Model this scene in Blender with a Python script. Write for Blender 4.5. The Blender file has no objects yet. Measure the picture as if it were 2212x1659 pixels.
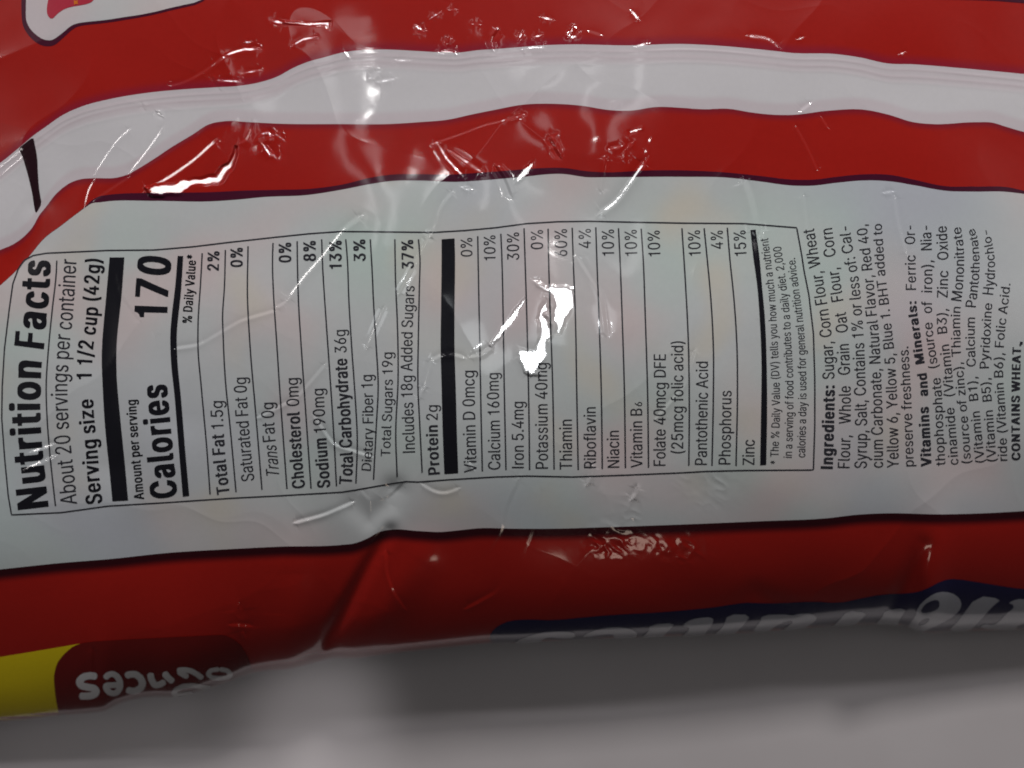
import bpy, bmesh, math, random
import numpy as np
from mathutils import Vector
from mathutils.geometry import tessellate_polygon

rng = np.random.default_rng(7)
sc = bpy.context.scene
COL = sc.collection

# ------------------------------------------------------------------ camera
Z0 = 0.060            # height of the bag's upper film above the table (m)
DIST = 0.190          # camera above that film
CAMZ = Z0 + DIST
U = 1e-4              # one layout unit = 0.1 mm on the film
CX, CY = 1106.0, 829.5
cam = bpy.data.cameras.new('camera')
cam.sensor_width = 36.0
cam.angle = 2*math.atan(CX*U/DIST)
cam.clip_start = 0.01
cam.clip_end = 50
cam.dof.use_dof = True
cam.dof.focus_distance = DIST+0.001
cam.dof.aperture_fstop = cam.lens/2.7
camo = bpy.data.objects.new('camera', cam)
camo.location = (0, 0, CAMZ)
COL.objects.link(camo)
sc.camera = camo

# ------------------------------------------------------------------ world and lamps
w = bpy.data.worlds.new('World')
sc.world = w
w.use_nodes = True
bg = w.node_tree.nodes['Background']
bg.inputs['Color'].default_value = (1.0, 0.96, 0.97, 1)
bg.inputs['Strength'].default_value = 0.016
sc.view_settings.view_transform = 'Standard'
sc.view_settings.look = 'None'
sc.view_settings.exposure = 0.0
sc.view_settings.gamma = 1.0
sc.view_settings.use_curve_mapping = False
sc.cycles.max_bounces = 6
sc.cycles.filter_width = 1.8
sc.cycles.sample_clamp_indirect = 4

LAMPS = {}
def lamp(name, pos, sx, sy, L, col, ax=(1, 0, 0)):
    d = bpy.data.lights.new(name, 'AREA')
    d.shape = 'RECTANGLE'; d.size = sx; d.size_y = sy
    d.energy = L*math.pi*sx*sy
    d.color = col
    o = bpy.data.objects.new(name, d)
    z = -Vector((0, 0, Z0)) + Vector(pos); z.normalize()
    x = Vector(ax); x = (x - z*x.dot(z)).normalized(); y = z.cross(x)
    from mathutils import Matrix
    m = Matrix((x, y, z)).transposed().to_4x4(); m.translation = Vector(pos)
    o.matrix_world = m
    COL.objects.link(o)
    LAMPS[name] = [np.array(Vector(pos)+x*(sx*t)) for t in np.linspace(-.46, .46, 41)]
lamp('key_lamp', (0.24, 0.93, 0.79), 0.15, 0.13, 140, (1.0, 0.97, 0.95))
lamp('tube_lamp', (0.0, 1.75, 1.77), 2.8, 0.07, 23, (1.0, 0.98, 1.0))
lamp('side_glint_lamp', (-1.9, 0.55, 1.77), 2.4, 0.046, 18, (1.0, 0.95, 0.93), ax=(0, 1, 0))  # thin lamp added at the left so upright creases glint
lamp('overhead_lamp', (0.092, -0.03, 1.90), 0.045, 0.045, 45, (0.96, 0.98, 1.0), ax=(1, -.2, 0))
lamp('glow_lamp', (0.095, -0.03, 2.0), 0.28, 0.42, 1.8, (0.93, 0.97, 1.0), ax=(1, -.2, 0))  # added wide dim lamp that stands in for glow around the central highlight
for n, q in (('spark_lamp', (-.80, .74, 1.95)), ('spark_lamp.001', (-.42, .86, 1.95)), ('spark_lamp.002', (.18, .56, 1.95))):  # tiny added lamps, each set where the film facets throw back a glint
    lamp(n, q, 0.026, 0.026, 50, (1.0, 0.98, 0.96))
lamp('front_lamp', (0.25, -1.34, 0.68), 0.13, 0.11, 2.8, (1.0, 0.80, 0.66))  # added low warm lamp so the crumpled near side shows dim glints
lamp('right_glint_lamp', (1.9, 0.70, 1.77), 2.0, 0.032, 14, (1.0, 0.97, 0.94), ax=(0, 1, 0))  # thin lamp added at the right for creases tilted that way
for sx, sw in ((-.56, .035), (-.42, .05), (-.06, .045), (.15, .03), (.33, .05)):
    lamp('streak_lamp', (sx, 0.74, 2.0), sw, 0.60, 1.7, (1.0, 0.97, 0.98), ax=(1, .15, 0))  # added dim lamps whose reflections imitate upright streaks on the upper film
# spots added to lay a bright strip and paler left side on the table
for loc, aim, en, deg, bl in (((-.10, -.50, 1.30), (-.056, -.098, 0), 13, 2.15, .8), ((-.30, -.45, 1.25), (-.115, -.105, 0), 3.6, 4.2, 1.0)):
    d = bpy.data.lights.new('table_spot', 'SPOT')
    d.energy = en; d.spot_size = math.radians(deg); d.spot_blend = bl; d.shadow_soft_size = .01; d.color = (1.0, .95, .96)
    o = bpy.data.objects.new('table_spot', d); COL.objects.link(o)
    o.location = loc
    o.rotation_euler = (Vector(aim)-Vector(loc)).to_track_quat('-Z', 'Y').to_euler()


# ------------------------------------------------------------------ helpers
def lin(r, g, b):
    f = lambda c: (c/255/12.92) if c/255 <= .04045 else ((c/255+.055)/1.055)**2.4
    return (f(r), f(g), f(b), 1)

def new_mat(name):
    m = bpy.data.materials.new(name); m.use_nodes = True
    return m, m.node_tree.nodes, m.node_tree.links, m.node_tree.nodes['Principled BSDF']

def film_mat(name, col, tint=None, rough=.06, mottle=None, coarse=.0, var=.10):
    """printed glossy film: base ink, optional second ink where the 'tint' attribute is set"""
    m, N, L, p = new_mat(name)
    p.inputs['Roughness'].default_value = .24
    p.inputs['IOR'].default_value = 1.45
    p.inputs['Specular IOR Level'].default_value = .16
    p.inputs['Coat Weight'].default_value = 1.0
    p.inputs['Coat Roughness'].default_value = rough
    p.inputs['Coat IOR'].default_value = 1.6
    tc = N.new('ShaderNodeTexCoord')
    base = N.new('ShaderNodeRGB'); base.outputs[0].default_value = (*col, 1)
    out = base.outputs[0]
    if mottle:                      # coloured cereal seen softly through the white film
        for i, (c, scale, lo, hi, seed) in enumerate(mottle):
            mp = N.new('ShaderNodeMapping'); mp.inputs['Location'].default_value = (seed, seed*1.7, 0)
            L.new(tc.outputs['Object'], mp.inputs['Vector'])
            nz = N.new('ShaderNodeTexNoise'); nz.inputs['Scale'].default_value = scale
            nz.inputs['Detail'].default_value = 1.0
            L.new(mp.outputs[0], nz.inputs['Vector'])
            mr = N.new('ShaderNodeMapRange'); mr.interpolation_type = 'SMOOTHSTEP'
            mr.inputs['From Min'].default_value = lo; mr.inputs['From Max'].default_value = hi
            L.new(nz.outputs['Fac'], mr.inputs['Value'])
            mx = N.new('ShaderNodeMix'); mx.data_type = 'RGBA'
            L.new(mr.outputs[0], mx.inputs['Factor'])
            L.new(out, mx.inputs['A']); mx.inputs['B'].default_value = (*c, 1)
            out = mx.outputs['Result']
    if tint:
        at = N.new('ShaderNodeAttribute'); at.attribute_name = 'tint'
        mx = N.new('ShaderNodeMix'); mx.data_type = 'RGBA'
        L.new(at.outputs['Fac'], mx.inputs['Factor'])
        L.new(out, mx.inputs['A']); mx.inputs['B'].default_value = (*tint, 1)
        out = mx.outputs['Result']
    # faint unevenness of the ink
    nz = N.new('ShaderNodeTexNoise'); nz.inputs['Scale'].default_value = 900; nz.inputs['Detail'].default_value = 3
    L.new(tc.outputs['Object'], nz.inputs['Vector'])
    mr = N.new('ShaderNodeMapRange'); mr.inputs['To Min'].default_value = 1-var; mr.inputs['To Max'].default_value = 1+var
    L.new(nz.outputs['Fac'], mr.inputs['Value'])
    mm = N.new('ShaderNodeMix'); mm.data_type = 'RGBA'; mm.blend_type = 'MULTIPLY'; mm.inputs['Factor'].default_value = 1
    L.new(out, mm.inputs['A']); L.new(mr.outputs[0], mm.inputs['B'])
    L.new(mm.outputs['Result'], p.inputs['Base Color'])
    return m

def smooth(a, b, x):
    t = np.clip((x-a)/(b-a), 0, 1); return t*t*(3-2*t)

# ------------------------------------------------------------------ the printed layout (0.1 mm units, y downwards)
def curve(pts):
    a = np.array(pts, float)
    x, y = a[:, 0], a[:, 1]
    # monotone-ish cubic (Catmull-Rom tangents) through the traced points
    m = np.gradient(y, x)
    def f(q):
        q = np.asarray(q, float); qq = np.clip(q, x[0], x[-1])
        i = np.clip(np.searchsorted(x, qq)-1, 0, len(x)-2)
        h = x[i+1]-x[i]; t = (qq-x[i])/h
        return ((2*t**3-3*t**2+1)*y[i]+(t**3-2*t**2+t)*h*m[i]+(-2*t**3+3*t**2)*y[i+1]+(t**3-t**2)*h*m[i+1])
    return f

B1 = curve([(-700,520),(-60,385),(0,352),(40,320),(72,293),(100,273),(133,250),(177,230),(233,215),(300,203),(383,194),(460,189),(520,185),(560,178),(600,165),(633,147),(667,133),(700,124),(737,114),(820,107),(897,110),(950,113),(984,114),(1037,108),(1070,106),(1120,102),(1170,98),(1230,96),(1357,98),(1474,95),(1557,99),(1624,105),(1681,111),(1707,114),(1807,117),(1857,124),(1917,137),(1974,139),(2074,147),(2212,160),(2290,168),(2900,210)])
B2 = curve([(-700,640),(-60,566),(0,540),(33,525),(55,508),(72,488),(83,468),(100,446),(120,420),(133,408),(150,396),(175,387),(200,385),(255,383),(275,377),(292,368),(333,343),(369,319),(417,290),(450,269),(483,262),(540,264),(600,267),(737,268),(837,268),(904,264),(970,258),(1020,247),(1070,237),(1130,226),(1187,224),(1254,228),(1320,238),(1360,239),(1420,231),(1474,233),(1517,236),(1574,235),(1624,243),(1674,248),(1714,248),(1790,239),(1867,237),(1917,247),(1974,264),(2014,268),(2107,264),(2144,265),(2174,274),(2212,285),(2290,300),(2900,340)])
B3 = curve([(-700,760),(-60,665),(0,616),(33,586),(63,553),(92,518),(133,486),(167,460),(182,448),(197,434),(212,425),(233,421),(267,418),(300,417),(400,416),(457,415),(517,412),(600,410),(667,408),(737,399),(804,383),(847,377),(897,376),(970,377),(1037,373),(1104,368),(1170,363),(1220,363),(1270,370),(1304,372),(1404,368),(1474,368),(1574,373),(1641,380),(1714,388),(1757,388),(1807,382),(1857,377),(1924,378),(1974,388),(2041,402),(2107,403),(2181,405),(2212,412),(2290,425),(2900,470)])
B4r = curve([(-700,761),(-60,666),(0,617),(33,587),(63,554),(92,519),(133,487),(167,461),(182,450),(197,440),(217,437),(233,435),(333,434),(457,435),(517,431),(567,426),(667,421),(737,410),(804,397),(847,391),(904,390),(987,393),(1037,390),(1120,383),(1217,376),(1270,383),(1304,383),(1474,382),(1574,384),(1641,392),(1714,401),(1757,401),(1807,395),(1864,390),(1924,392),(1974,400),(2041,412),(2107,414),(2167,414),(2212,419),(2290,433),(2900,480)])
B4 = lambda x: np.maximum(B4r(x), B3(x)+.6)
B5 = curve([(-700,1280),(-60,1236),(0,1230),(133,1216),(233,1208),(367,1194),(500,1186),(600,1181),(737,1177),(764,1174),(794,1163),(820,1149),(847,1144),(904,1147),(954,1149),(987,1146),(1037,1141),(1104,1142),(1204,1142),(1304,1139),(1474,1133),(1641,1126),(1790,1119),(1850,1112),(1907,1109),(2041,1111),(2141,1108),(2212,1104),(2290,1100),(2900,1080)])
B6 = lambda x: B5(x)+12.0
EDGE = curve([(-700,1580),(-60,1568),(0,1560),(67,1553),(125,1546),(190,1541),(226,1536),(258,1521),(292,1511),(332,1506),(366,1506),(410,1498),(451,1486),(505,1469),(544,1455),(587,1449),(627,1446),(677,1433),(715,1424),(764,1423),(837,1414),(970,1399),(1054,1391),(1120,1389),(1237,1383),(1474,1374),(1607,1368),(1774,1355),(1850,1350),(1907,1349),(1957,1354),(1994,1366),(2060,1364),(2107,1363),(2212,1361),(2290,1360),(2900,1350)])
ROLL0 = curve([(-700,700),(-60,690),(300,670),(700,640),(1106,630),(1700,620),(2212,620),(2290,620),(2900,620)])
ROLLH = curve([(-700,.044),(0,.044),(350,.043),(560,.0435),(640,.045),(690,.046),(745,.0445),(840,.042),(900,.0415),(1200,.041),(1700,.044),(2212,.048),(2290,.0485),(2900,.045)])

# ------------------------------------------------------------------ relief of the film on a 1-unit raster
RX0, RX1, RY0, RY1 = -80, 2292, -60, 1640
gx = np.arange(RX0, RX1+1); gy = np.arange(RY0, RY1+1)
PX, PY = np.meshgrid(gx.astype(float), gy.astype(float))

def vnoise(X, Y, lx, ly, seed, ang=0.0):
    r = np.random.default_rng(seed)
    ca, sa = math.cos(ang), math.sin(ang)
    u = (X*ca+Y*sa)/lx+50.0; v = (-X*sa+Y*ca)/ly+50.0
    iu = np.floor(u).astype(int); iv = np.floor(v).astype(int)
    fu = u-iu; fv = v-iv
    T = r.random((256, 256))*2-1
    def cub(a, b, c, d, t): return b+.5*t*(c-a+t*(2*a-5*b+4*c-d+t*(3*(b-c)+d-a)))
    rows = []
    for k in (-1, 0, 1, 2):
        q = [T[(iv+k) % 256, (iu+j) % 256] for j in (-1, 0, 1, 2)]
        rows.append(cub(*q, fu))
    return cub(*rows, fv)

def roll_t(x, y):
    return np.clip((y-ROLL0(x))/(EDGE(x)-ROLL0(x)), 0, 1)

def base_z(x, y):
    t = roll_t(x, y)
    z = -ROLLH(x)*(1-np.sqrt(np.maximum(1-t*t, 0)))
    # crown of the pillow and the fall towards its far edge
    z = z - .0000000055*(np.minimum(y, 640)-640)**2
    z = z - .000000004*(x-1150)**2
    # lumps of the cereal, and sagging of the film
    return z

relief = np.zeros_like(PX)
relief += .00080*vnoise(PX, PY, 330, 240, 11)
relief += .00019*vnoise(PX, PY, 160, 110, 12, .5)
relief += .000028*vnoise(PX, PY, 60, 45, 13, -.4)
# sharp folds between the lumps
wx = PX+60*vnoise(PX, PY, 260, 220, 41)+18*vnoise(PX, PY, 90, 80, 43); wy = PY+60*vnoise(PX, PY, 240, 260, 42)+18*vnoise(PX, PY, 80, 95, 44)
for sd, lx, ly, an, amp in ((21, 520, 210, -.75, .00034), (23, 210, 100, .5, .00005)):
    q = np.abs(vnoise(wx, wy, lx, ly, sd, an))
    relief += amp*np.exp(-q/.18)*(.35+.65*smooth(-.2, .6, vnoise(PX, PY, 300, 260, sd+50)))
relief += .0000020*vnoise(PX, PY, 24, 18, 14, .7)
relief += .0000003*vnoise(PX, PY, 8, 7, 15, .2)

relief *= 1-.85*np.exp(-(((PX-1190)/95)**2+((PY-705)/150)**2))
# heat-seal ridges that run along the white band
for off, hh, ww in ((13, .00005, 3.0), (27, .00004, 3.5), (40, .00003, 4.0)):
    relief += hh*np.exp(-((PY-B1(PX)-off-3*vnoise(PX, PY, 220, 400, 70+off))/ww)**2)*(.5+.5*smooth(-.5, .4, vnoise(PX, PY, 140, 400, 90+off)))
# crumpled spots of the film
rough = 1.3*np.exp(-(((PX-1318)/44)**2+((PY-1165)/40)**2))+np.exp(-(((PX-1470)/62)**2+((PY-1184)/30)**2))+.7*np.exp(-(((PX-1365)/24)**2+((PY-1105)/36)**2))+.6*np.exp(-(((PX-1530)/55)**2+((PY-1050)/45)**2))+.5*np.exp(-(((PX-522)/16)**2+((PY-1338)/24)**2))+.5*np.exp(-(((PX-90)/30)**2+((PY-985)/16)**2))
rn = vnoise(PX, PY, 19, 13, 31, .6)
relief += np.minimum(rough, 1)*(.000075*(1-2*np.abs(rn))+.000016*vnoise(PX, PY, 9, 7, 32, -.3)+.00007*vnoise(PX, PY, 48, 34, 33, .4))
# the deep pinch that runs down to the near edge
def seg_dist(X, Y, pts):
    """distance (signed), arc parameter and nearest index along a polyline"""
    best = np.full(X.shape, 1e9); sd = np.zeros(X.shape); lam = np.zeros(X.shape)
    s0 = 0.0
    for (x0, y0), (x1, y1) in zip(pts[:-1], pts[1:]):
        dx, dy = x1-x0, y1-y0; L = math.hypot(dx, dy)+1e-9
        t = np.clip(((X-x0)*dx+(Y-y0)*dy)/(L*L), 0, 1)
        qx, qy = X-(x0+t*dx), Y-(y0+t*dy)
        d = np.hypot(qx, qy)
        m = d < best
        sgn = np.sign(qx*(-dy)+qy*dx); sgn[sgn == 0] = 1
        best = np.where(m, d, best); sd = np.where(m, d*sgn, sd); lam = np.where(m, s0+t*L, lam)
        s0 += L
    return sd, lam, s0

def window(pts, pad):
    a = np.array(pts)
    x0 = max(int(a[:, 0].min()-pad)-RX0, 0); x1 = min(int(a[:, 0].max()+pad)-RX0, PX.shape[1]-1)
    y0 = max(int(a[:, 1].min()-pad)-RY0, 0); y1 = min(int(a[:, 1].max()+pad)-RY0, PX.shape[0]-1)
    return slice(y0, y1+1), slice(x0, x1+1)

def dent(pts, width, depth, d0=0.0, d1=1.0, sharp=1.0):
    """a rounded valley (depth > 0) or ridge (depth < 0) along a polyline"""
    sl = window(pts, width*3.5)
    d, lam, L = seg_dist(PX[sl], PY[sl], pts)
    u = np.abs(d)/width
    prof = np.exp(-u**(1+sharp))
    k = d0+(d1-d0)*lam/L
    relief[sl] -= depth*prof*k
dent([(842,1148),(800,1215),(755,1300),(715,1370),(680,1445)], 17, .0034, .3, 1.0)
dent([(905,1215),(850,1290),(800,1360),(770,1420)], 45, -.0022, .3, 1.0)
dent([(640,1240),(640,1330),(630,1420)], 60, -.0020, .2, 1.0)
dent([(1995,1180),(1960,1250),(1915,1345)], 20, .0016, .3, 1.0)
dent([(2040,1140),(2010,1250),(1990,1350)], 34, -.0018, .2, 1.0)
dent([(1560,1330),(1630,1282),(1710,1325)], 22, .0010)
dent([(760,1085),(800,1120),(840,1085),(850,1060)], 26, .0012, .4, 1)
dent([(150,400),(120,440),(80,500),(40,560)], 46, .0005, .6, 1.0)
dent([(60,300),(75,370),(80,440)], 30, .0004)
dent([(220,640),(225,800),(240,1000)], 55, .0011, .3, .8)
dent([(365,620),(368,760),(385,900)], 60, .0006)

# creases of the film.  Each one is a small step across its line whose slope faces one of the lamps
rbase = base_z(PX, PY)
def zgrad(x, y):
    ix = int(np.clip(round(x)-RX0, 3, PX.shape[1]-4)); iy = int(np.clip(round(y)-RY0, 3, PX.shape[0]-4))
    Zt = rbase[iy-1:iy+2, ix-1:ix+2]+relief[iy-1:iy+2, ix-1:ix+2]
    return np.array([(Zt[:, 2].mean()-Zt[:, 0].mean())/2, (Zt[2, :].mean()-Zt[0, :].mean())/2]), Zt[1, 1]

def wpos(x, y, z):
    d = CAMZ-z
    return np.array([(x-CX)*U/DIST*d, (CY-y)*U/DIST*d, z])

def want(x, y, lp, z):
    P = wpos(x, y, Z0+z)
    v = np.array([0, 0, CAMZ])-P; v /= np.linalg.norm(v)
    l = lp-P; l /= np.linalg.norm(l)
    h = v+l; h /= np.linalg.norm(h)
    g = -h[:2]/h[2]
    r = np.array([(x-CX)*U/DIST, (CY-y)*U/DIST])
    s = (CAMZ-Z0-z)/DIST*U
    q = s*g/(1+g.dot(r))
    return np.array([q[0], -q[1]])          # dZ per layout unit, y downwards

UU = np.linspace(0, 10, 1200)
FP = 1/(1+UU**6)-.3376*np.exp(-(UU/3.5)**2)
FI = np.concatenate([[0], np.cumsum((FP[1:]+FP[:-1])/2*(UU[1]-UU[0]))])/(1-.3376)
FI -= FI[-1]*UU/UU[-1]
STROKES = []
def glint(pts, wd=3.2, flat=False, gain=1.0, lamps=None, clampv=.8):
    """a crease along pts; wd is about the width of the facet that catches the lamp"""
    a = np.array(pts, float); seg = np.hypot(*np.diff(a, axis=0).T); S = np.concatenate([[0], np.cumsum(seg)])
    n = max(3, int(S[-1]/9)); q = np.linspace(0, S[-1], n)
    xs = np.interp(q, S, a[:, 0]); ys = np.interp(q, S, a[:, 1])
    if n > 5:                                # round the corners
        for _ in range(2):
            xs[1:-1] = (xs[:-2]+2*xs[1:-1]+xs[2:])/4; ys[1:-1] = (ys[:-2]+2*ys[1:-1]+ys[2:])/4
    tx = np.gradient(xs); ty = np.gradient(ys); L = np.hypot(tx, ty)+1e-9; tx /= L; ty /= L
    wd = max(wd*1.1, 3.2)
    P = list(zip(xs, ys)); sl = window(P, wd*10)
    d, lam, LL = seg_dist(PX[sl], PY[sl], P)
    lq = np.concatenate([[0], np.cumsum(np.hypot(np.diff(xs), np.diff(ys)))])
    prof = (wd*np.sign(d)*np.interp(np.abs(d)/wd, UU, FI)).astype(np.float32)
    # the crease dies away past its two ends
    cap = np.minimum(np.hypot(PX[sl]-xs[0], PY[sl]-ys[0]), np.hypot(PX[sl]-xs[-1], PY[sl]-ys[-1]))
    over = ((lam <= 1e-6) | (lam >= LL-1e-6))
    prof *= np.where(over, np.exp(-(cap/(wd*2.2))**2), 1)
    STROKES.append(dict(x=xs, y=ys, tx=tx, ty=ty, sl=sl, lam=lam.astype(np.float32), lq=lq, prof=prof, lamps=lamps, lamp=None, gain=gain, clamp=clampv, tot=np.zeros(n)))

def need(S):
    """slope still missing across the crease at each of its points"""
    n = len(S['x']); best = None
    for ln in ([S['lamp']] if S['lamp'] else (S['lamps'] or (('key_lamp', 'tube_lamp', 'side_glint_lamp', 'right_glint_lamp') if S['y'][0] < 950 else ('front_lamp', 'overhead_lamp', 'side_glint_lamp', 'right_glint_lamp')))):
        ss = np.zeros(n); mm = np.zeros(n)
        for k in range(n):
            g0, z = zgrad(S['x'][k], S['y'][k])
            W = [want(S['x'][k], S['y'][k], lp, z)-g0 for lp in LAMPS[ln]]
            m = [abs(v[0]*S['tx'][k]+v[1]*S['ty'][k]) for v in W]
            j = int(np.argmin(m)); v = W[j]
            ss[k] = -v[0]*S['ty'][k]+v[1]*S['tx'][k]; mm[k] = m[j]
        cost = np.mean(mm)/U*3+np.mean(np.abs(ss))/U*.6+(.12 if np.min(ss)*np.max(ss) < 0 else 0)
        if best is None or cost < best[0]: best = (cost, ln, ss)
    S['lamp'] = best[1]
    return best[2]

def press_creases(passes=4):
    for it in range(passes):
        for S in STROKES:
            if it and S['gain'] < .95: continue
            ss = need(S)*(S['gain'] if S['gain'] < .95 else 1.0)
            if it: ss = ss*.9
            new = np.clip(S['tot']+ss, -S['clamp']*U, S['clamp']*U); ss = new-S['tot']; S['tot'] = new
            relief[S['sl']] += np.interp(S['lam'], S['lq'], ss)*S['prof']
K = ['key_lamp']; T = ['tube_lamp', 'side_glint_lamp']
# upper left
glint([(205,375),(230,335),(255,300),(278,281)], 2.4)
glint([(183,445),(190,410),(203,390)], 2.2)
glint([(278,375),(310,335),(340,295),(350,277)], 2.4)
glint([(318,410),(370,380),(420,345),(462,306)], 4.6)

glint([(465,137),(490,118),(520,107),(555,106)], 4)
glint([(370,185),(400,178),(440,155),(465,137)], 2, gain=.85)
glint([(590,45),(610,50)], 4)

glint([(633,97),(655,85),(680,80)], 3)
glint([(475,174),(515,176)], 3); glint([(525,158),(560,152)], 2.4)
glint([(545,265),(540,285),(535,300),(520,308)], 2.6)
glint([(552,303),(565,285),(590,287),(575,300)], 3)
glint([(573,318),(590,335)], 4.5, True); glint([(600,293),(610,300)], 3)
glint([(275,378),(330,350),(400,305),(455,268)], 2, gain=.6)
glint([(205,432),(240,408),(275,385)], 2, gain=.6)
# upper middle
glint([(1074,67),(1062,82),(1060,95),(1065,104)], 3)
glint([(1127,72),(1122,82)], 3); glint([(1155,80),(1168,76)], 2.5)
glint([(1172,38),(1190,42)], 3.5)
glint([(1237,57),(1230,80),(1232,90),(1252,70)], 2.6)
glint([(950,112),(965,109),(982,115)], 3.5); glint([(968,82),(966,92)], 2.5)
glint([(934,36),(948,28)], 3); glint([(902,58),(908,62)], 3.5); glint([(858,130),(882,130)], 3)
glint([(820,176),(846,172)], 3.2); glint([(1130,106),(1150,102),(1170,103)], 3)
glint([(1376,100),(1397,94)], 3.5); glint([(1366,26),(1378,40)], 2.5)
glint([(1726,84),(1732,82)], 2.5); glint([(1946,116),(1952,114)], 3)
glint([(1620,78),(1645,80),(1665,84),(1680,100)], 4, gain=.9); pass
glint([(748,115),(752,120)],2.4); glint([(310,228),(312,233)],2.4); glint([(340,243),(348,250)],3)
# second red band
glint([(937,310),(967,300),(1014,283),(1047,270),(1104,257),(1130,248)], 2.6, gain=.92)
pass
glint([(974,328),(1004,347),(1037,370)], 4, True, gain=.93)
glint([(950,317),(964,343),(984,363),(997,377)], 2.8)
glint([(1074,363),(1090,383),(1104,420)], 3, gain=.93)

glint([(1189,300),(1200,323),(1209,337)], 3)
pass
glint([(1318,322),(1340,316)], 3, gain=.95)
glint([(1310,345),(1306,375),(1302,410)], 2.4)
glint([(1390,353),(1357,400),(1330,437),(1300,458)], 5)
glint([(1004,405),(1014,407)], 4)
# the long crease over the panel
glint([(974,417),(950,447),(937,497),(927,510)], 3)
glint([(925,512),(904,553),(884,593),(862,632)], 2, gain=.93)
glint([(828,668),(815,695),(800,730),(793,748)], 2.8)
glint([(775,470),(737,500),(697,553),(660,593),(623,643)], 4.6)
glint([(612,655),(600,662)], 3); glint([(590,672),(520,692),(430,745),(380,752)], 2.4, gain=.85)
glint([(930,782),(922,812),(916,836)], 2.6); glint([(912,840),(904,858)], 2, gain=.9)
glint([(930,780),(954,764),(977,763),(1000,771)], 1.8, gain=.8)

glint([(1060,750),(1040,765),(1020,770)], 2, gain=.9)
glint([(1128,765),(1142,790),(1150,800)], 5, True)
glint([(1158,608),(1180,620)], 4, True)
# lower crinkles
glint([(1120,1040),(1095,1095),(1084,1150),(1057,1193),(1000,1238)], 3.6)
glint([(1165,1060),(1160,1106),(1150,1150),(1130,1203),(1104,1236),(1070,1280),(1010,1312)], 3.4)
glint([(834,1196),(834,1233),(850,1280),(874,1313)], 2.4)
glint([(1015,1000),(1020,1008)], 3.5)
for x0,y0,x1,y1 in ((1278,1010,1268,1042),(1300,1003,1292,1050),(1375,1055,1365,1075),(1120,995,1117,1022),(60,1010,118,985),(70,975,112,960)):
    glint([(x0,y0),((x0+x1)/2+2,(y0+y1)/2),(x1,y1)], 3.6)
glint([(518,1318),(522,1345),(526,1362)], 8, True); glint([(500,1350),(540,1352)], 3)
glint([(200,1405),(201,1430),(203,1455),(206,1468)], 2.2)
glint([(1610,393),(1622,425),(1632,470),(1636,500)], 6, True, gain=.85)
glint([(1736,425),(1740,460),(1743,500)], 3, gain=.9); glint([(1933,430),(1940,480),(1958,545)], 4, gain=.9)
glint([(1912,416),(1926,414)], 3)
pass; glint([(1775,255),(1788,275)], 3, gain=.85)
glint([(1720,275),(1745,320),(1765,365)], 3, gain=.85)
# scattered small wrinkles, mostly on the upper bands
for k in range(14):
    x = 420+rng.random()*1500; y = 20+rng.random()*330
    a = rng.normal()*.6-.6; l = 6+rng.random()*18
    glint([(x,y),(x+l*math.cos(a),y+l*math.sin(a))], 2.6+rng.random()*1.2, gain=.45+rng.random()*.3)

for q, w_, gn in (([(640,1128),(700,1112),(760,1086)], 2.6, .9), ([(783,1062),(800,1084),(838,1076),(868,1046)], 2.4, .85), ([(915,1048),(940,1064),(965,1066),(988,1056)], 2.4, .9),
        ([(480,560),(455,640),(440,730)], 3, .6), ([(1250,560),(1300,640),(1310,720)], 3, .7), ([(1640,520),(1650,600),(1648,690)], 4, .6), ([(560,900),(640,860),(700,790)], 3, .7), ([(330,560),(345,640),(335,720)], 3, .6),
        ([(1420,900),(1480,830),(1500,760)], 3, .6), ([(1880,700),(1930,760),(1950,860)], 3, .55), ([(250,590),(262,640),(300,690)], 2.6, .7), ([(680,900),(720,960),(800,985)], 2.6, .65)):
    glint(q, w_, gain=gn)
FACETS = [
 ([(1157,606),(1172,610),(1182,618),(1240,622),(1244,653),(1230,686),(1207,725),(1193,726),(1193,668),(1187,645),(1168,622)], 'overhead_lamp', 4.0, 1.3),
 ([(1170,642),(1184,664),(1187,738),(1184,760),(1167,800),(1154,808),(1137,800),(1128,773),(1124,753),(1157,750),(1165,700)], 'overhead_lamp', 4.0, 1.5),
 ([(1056,746),(1078,704),(1102,678),(1136,642),(1140,650),(1112,690),(1088,716),(1062,752)], 'overhead_lamp', 2.2, .6),
 ([(315,410),(332,402),(400,390),(462,380),(488,352),(505,316),(513,318),(503,368),(472,398),(420,405),(360,427),(322,425)], 'spark_lamp', 3.5, .8),
 ([(1155,346),(1136,358),(1118,378),(1111,398),(1124,396),(1142,378),(1156,358)], 'spark_lamp.002', 2.5, .5),
 ([(612,45),(660,46),(716,47),(714,66),(706,62),(704,57),(660,54),(612,51)], 'spark_lamp.001', 2.2, .4),
 ([(1358,281),(1388,272),(1390,281),(1361,290)], 'spark_lamp.002', 2.2, .4),
 ([(1394,298),(1408,298),(1410,308),(1398,308)], 'spark_lamp.002', 2.2, .4),
 ([(1386,320),(1400,324),(1402,334),(1392,332)], 'spark_lamp.002', 2.2, .4),
 ([(572,314),(580,316),(592,332),(584,335)], 'spark_lamp.001', 2.2, .4),
 ([(1002,402),(1015,403),(1014,409),(1004,409)], 'spark_lamp.002', 2.0, .3),
 ([(948,109),(966,106),(984,113),(982,118),(962,114),(948,115)], 'spark_lamp.001', 2.0, .3),
]

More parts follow.
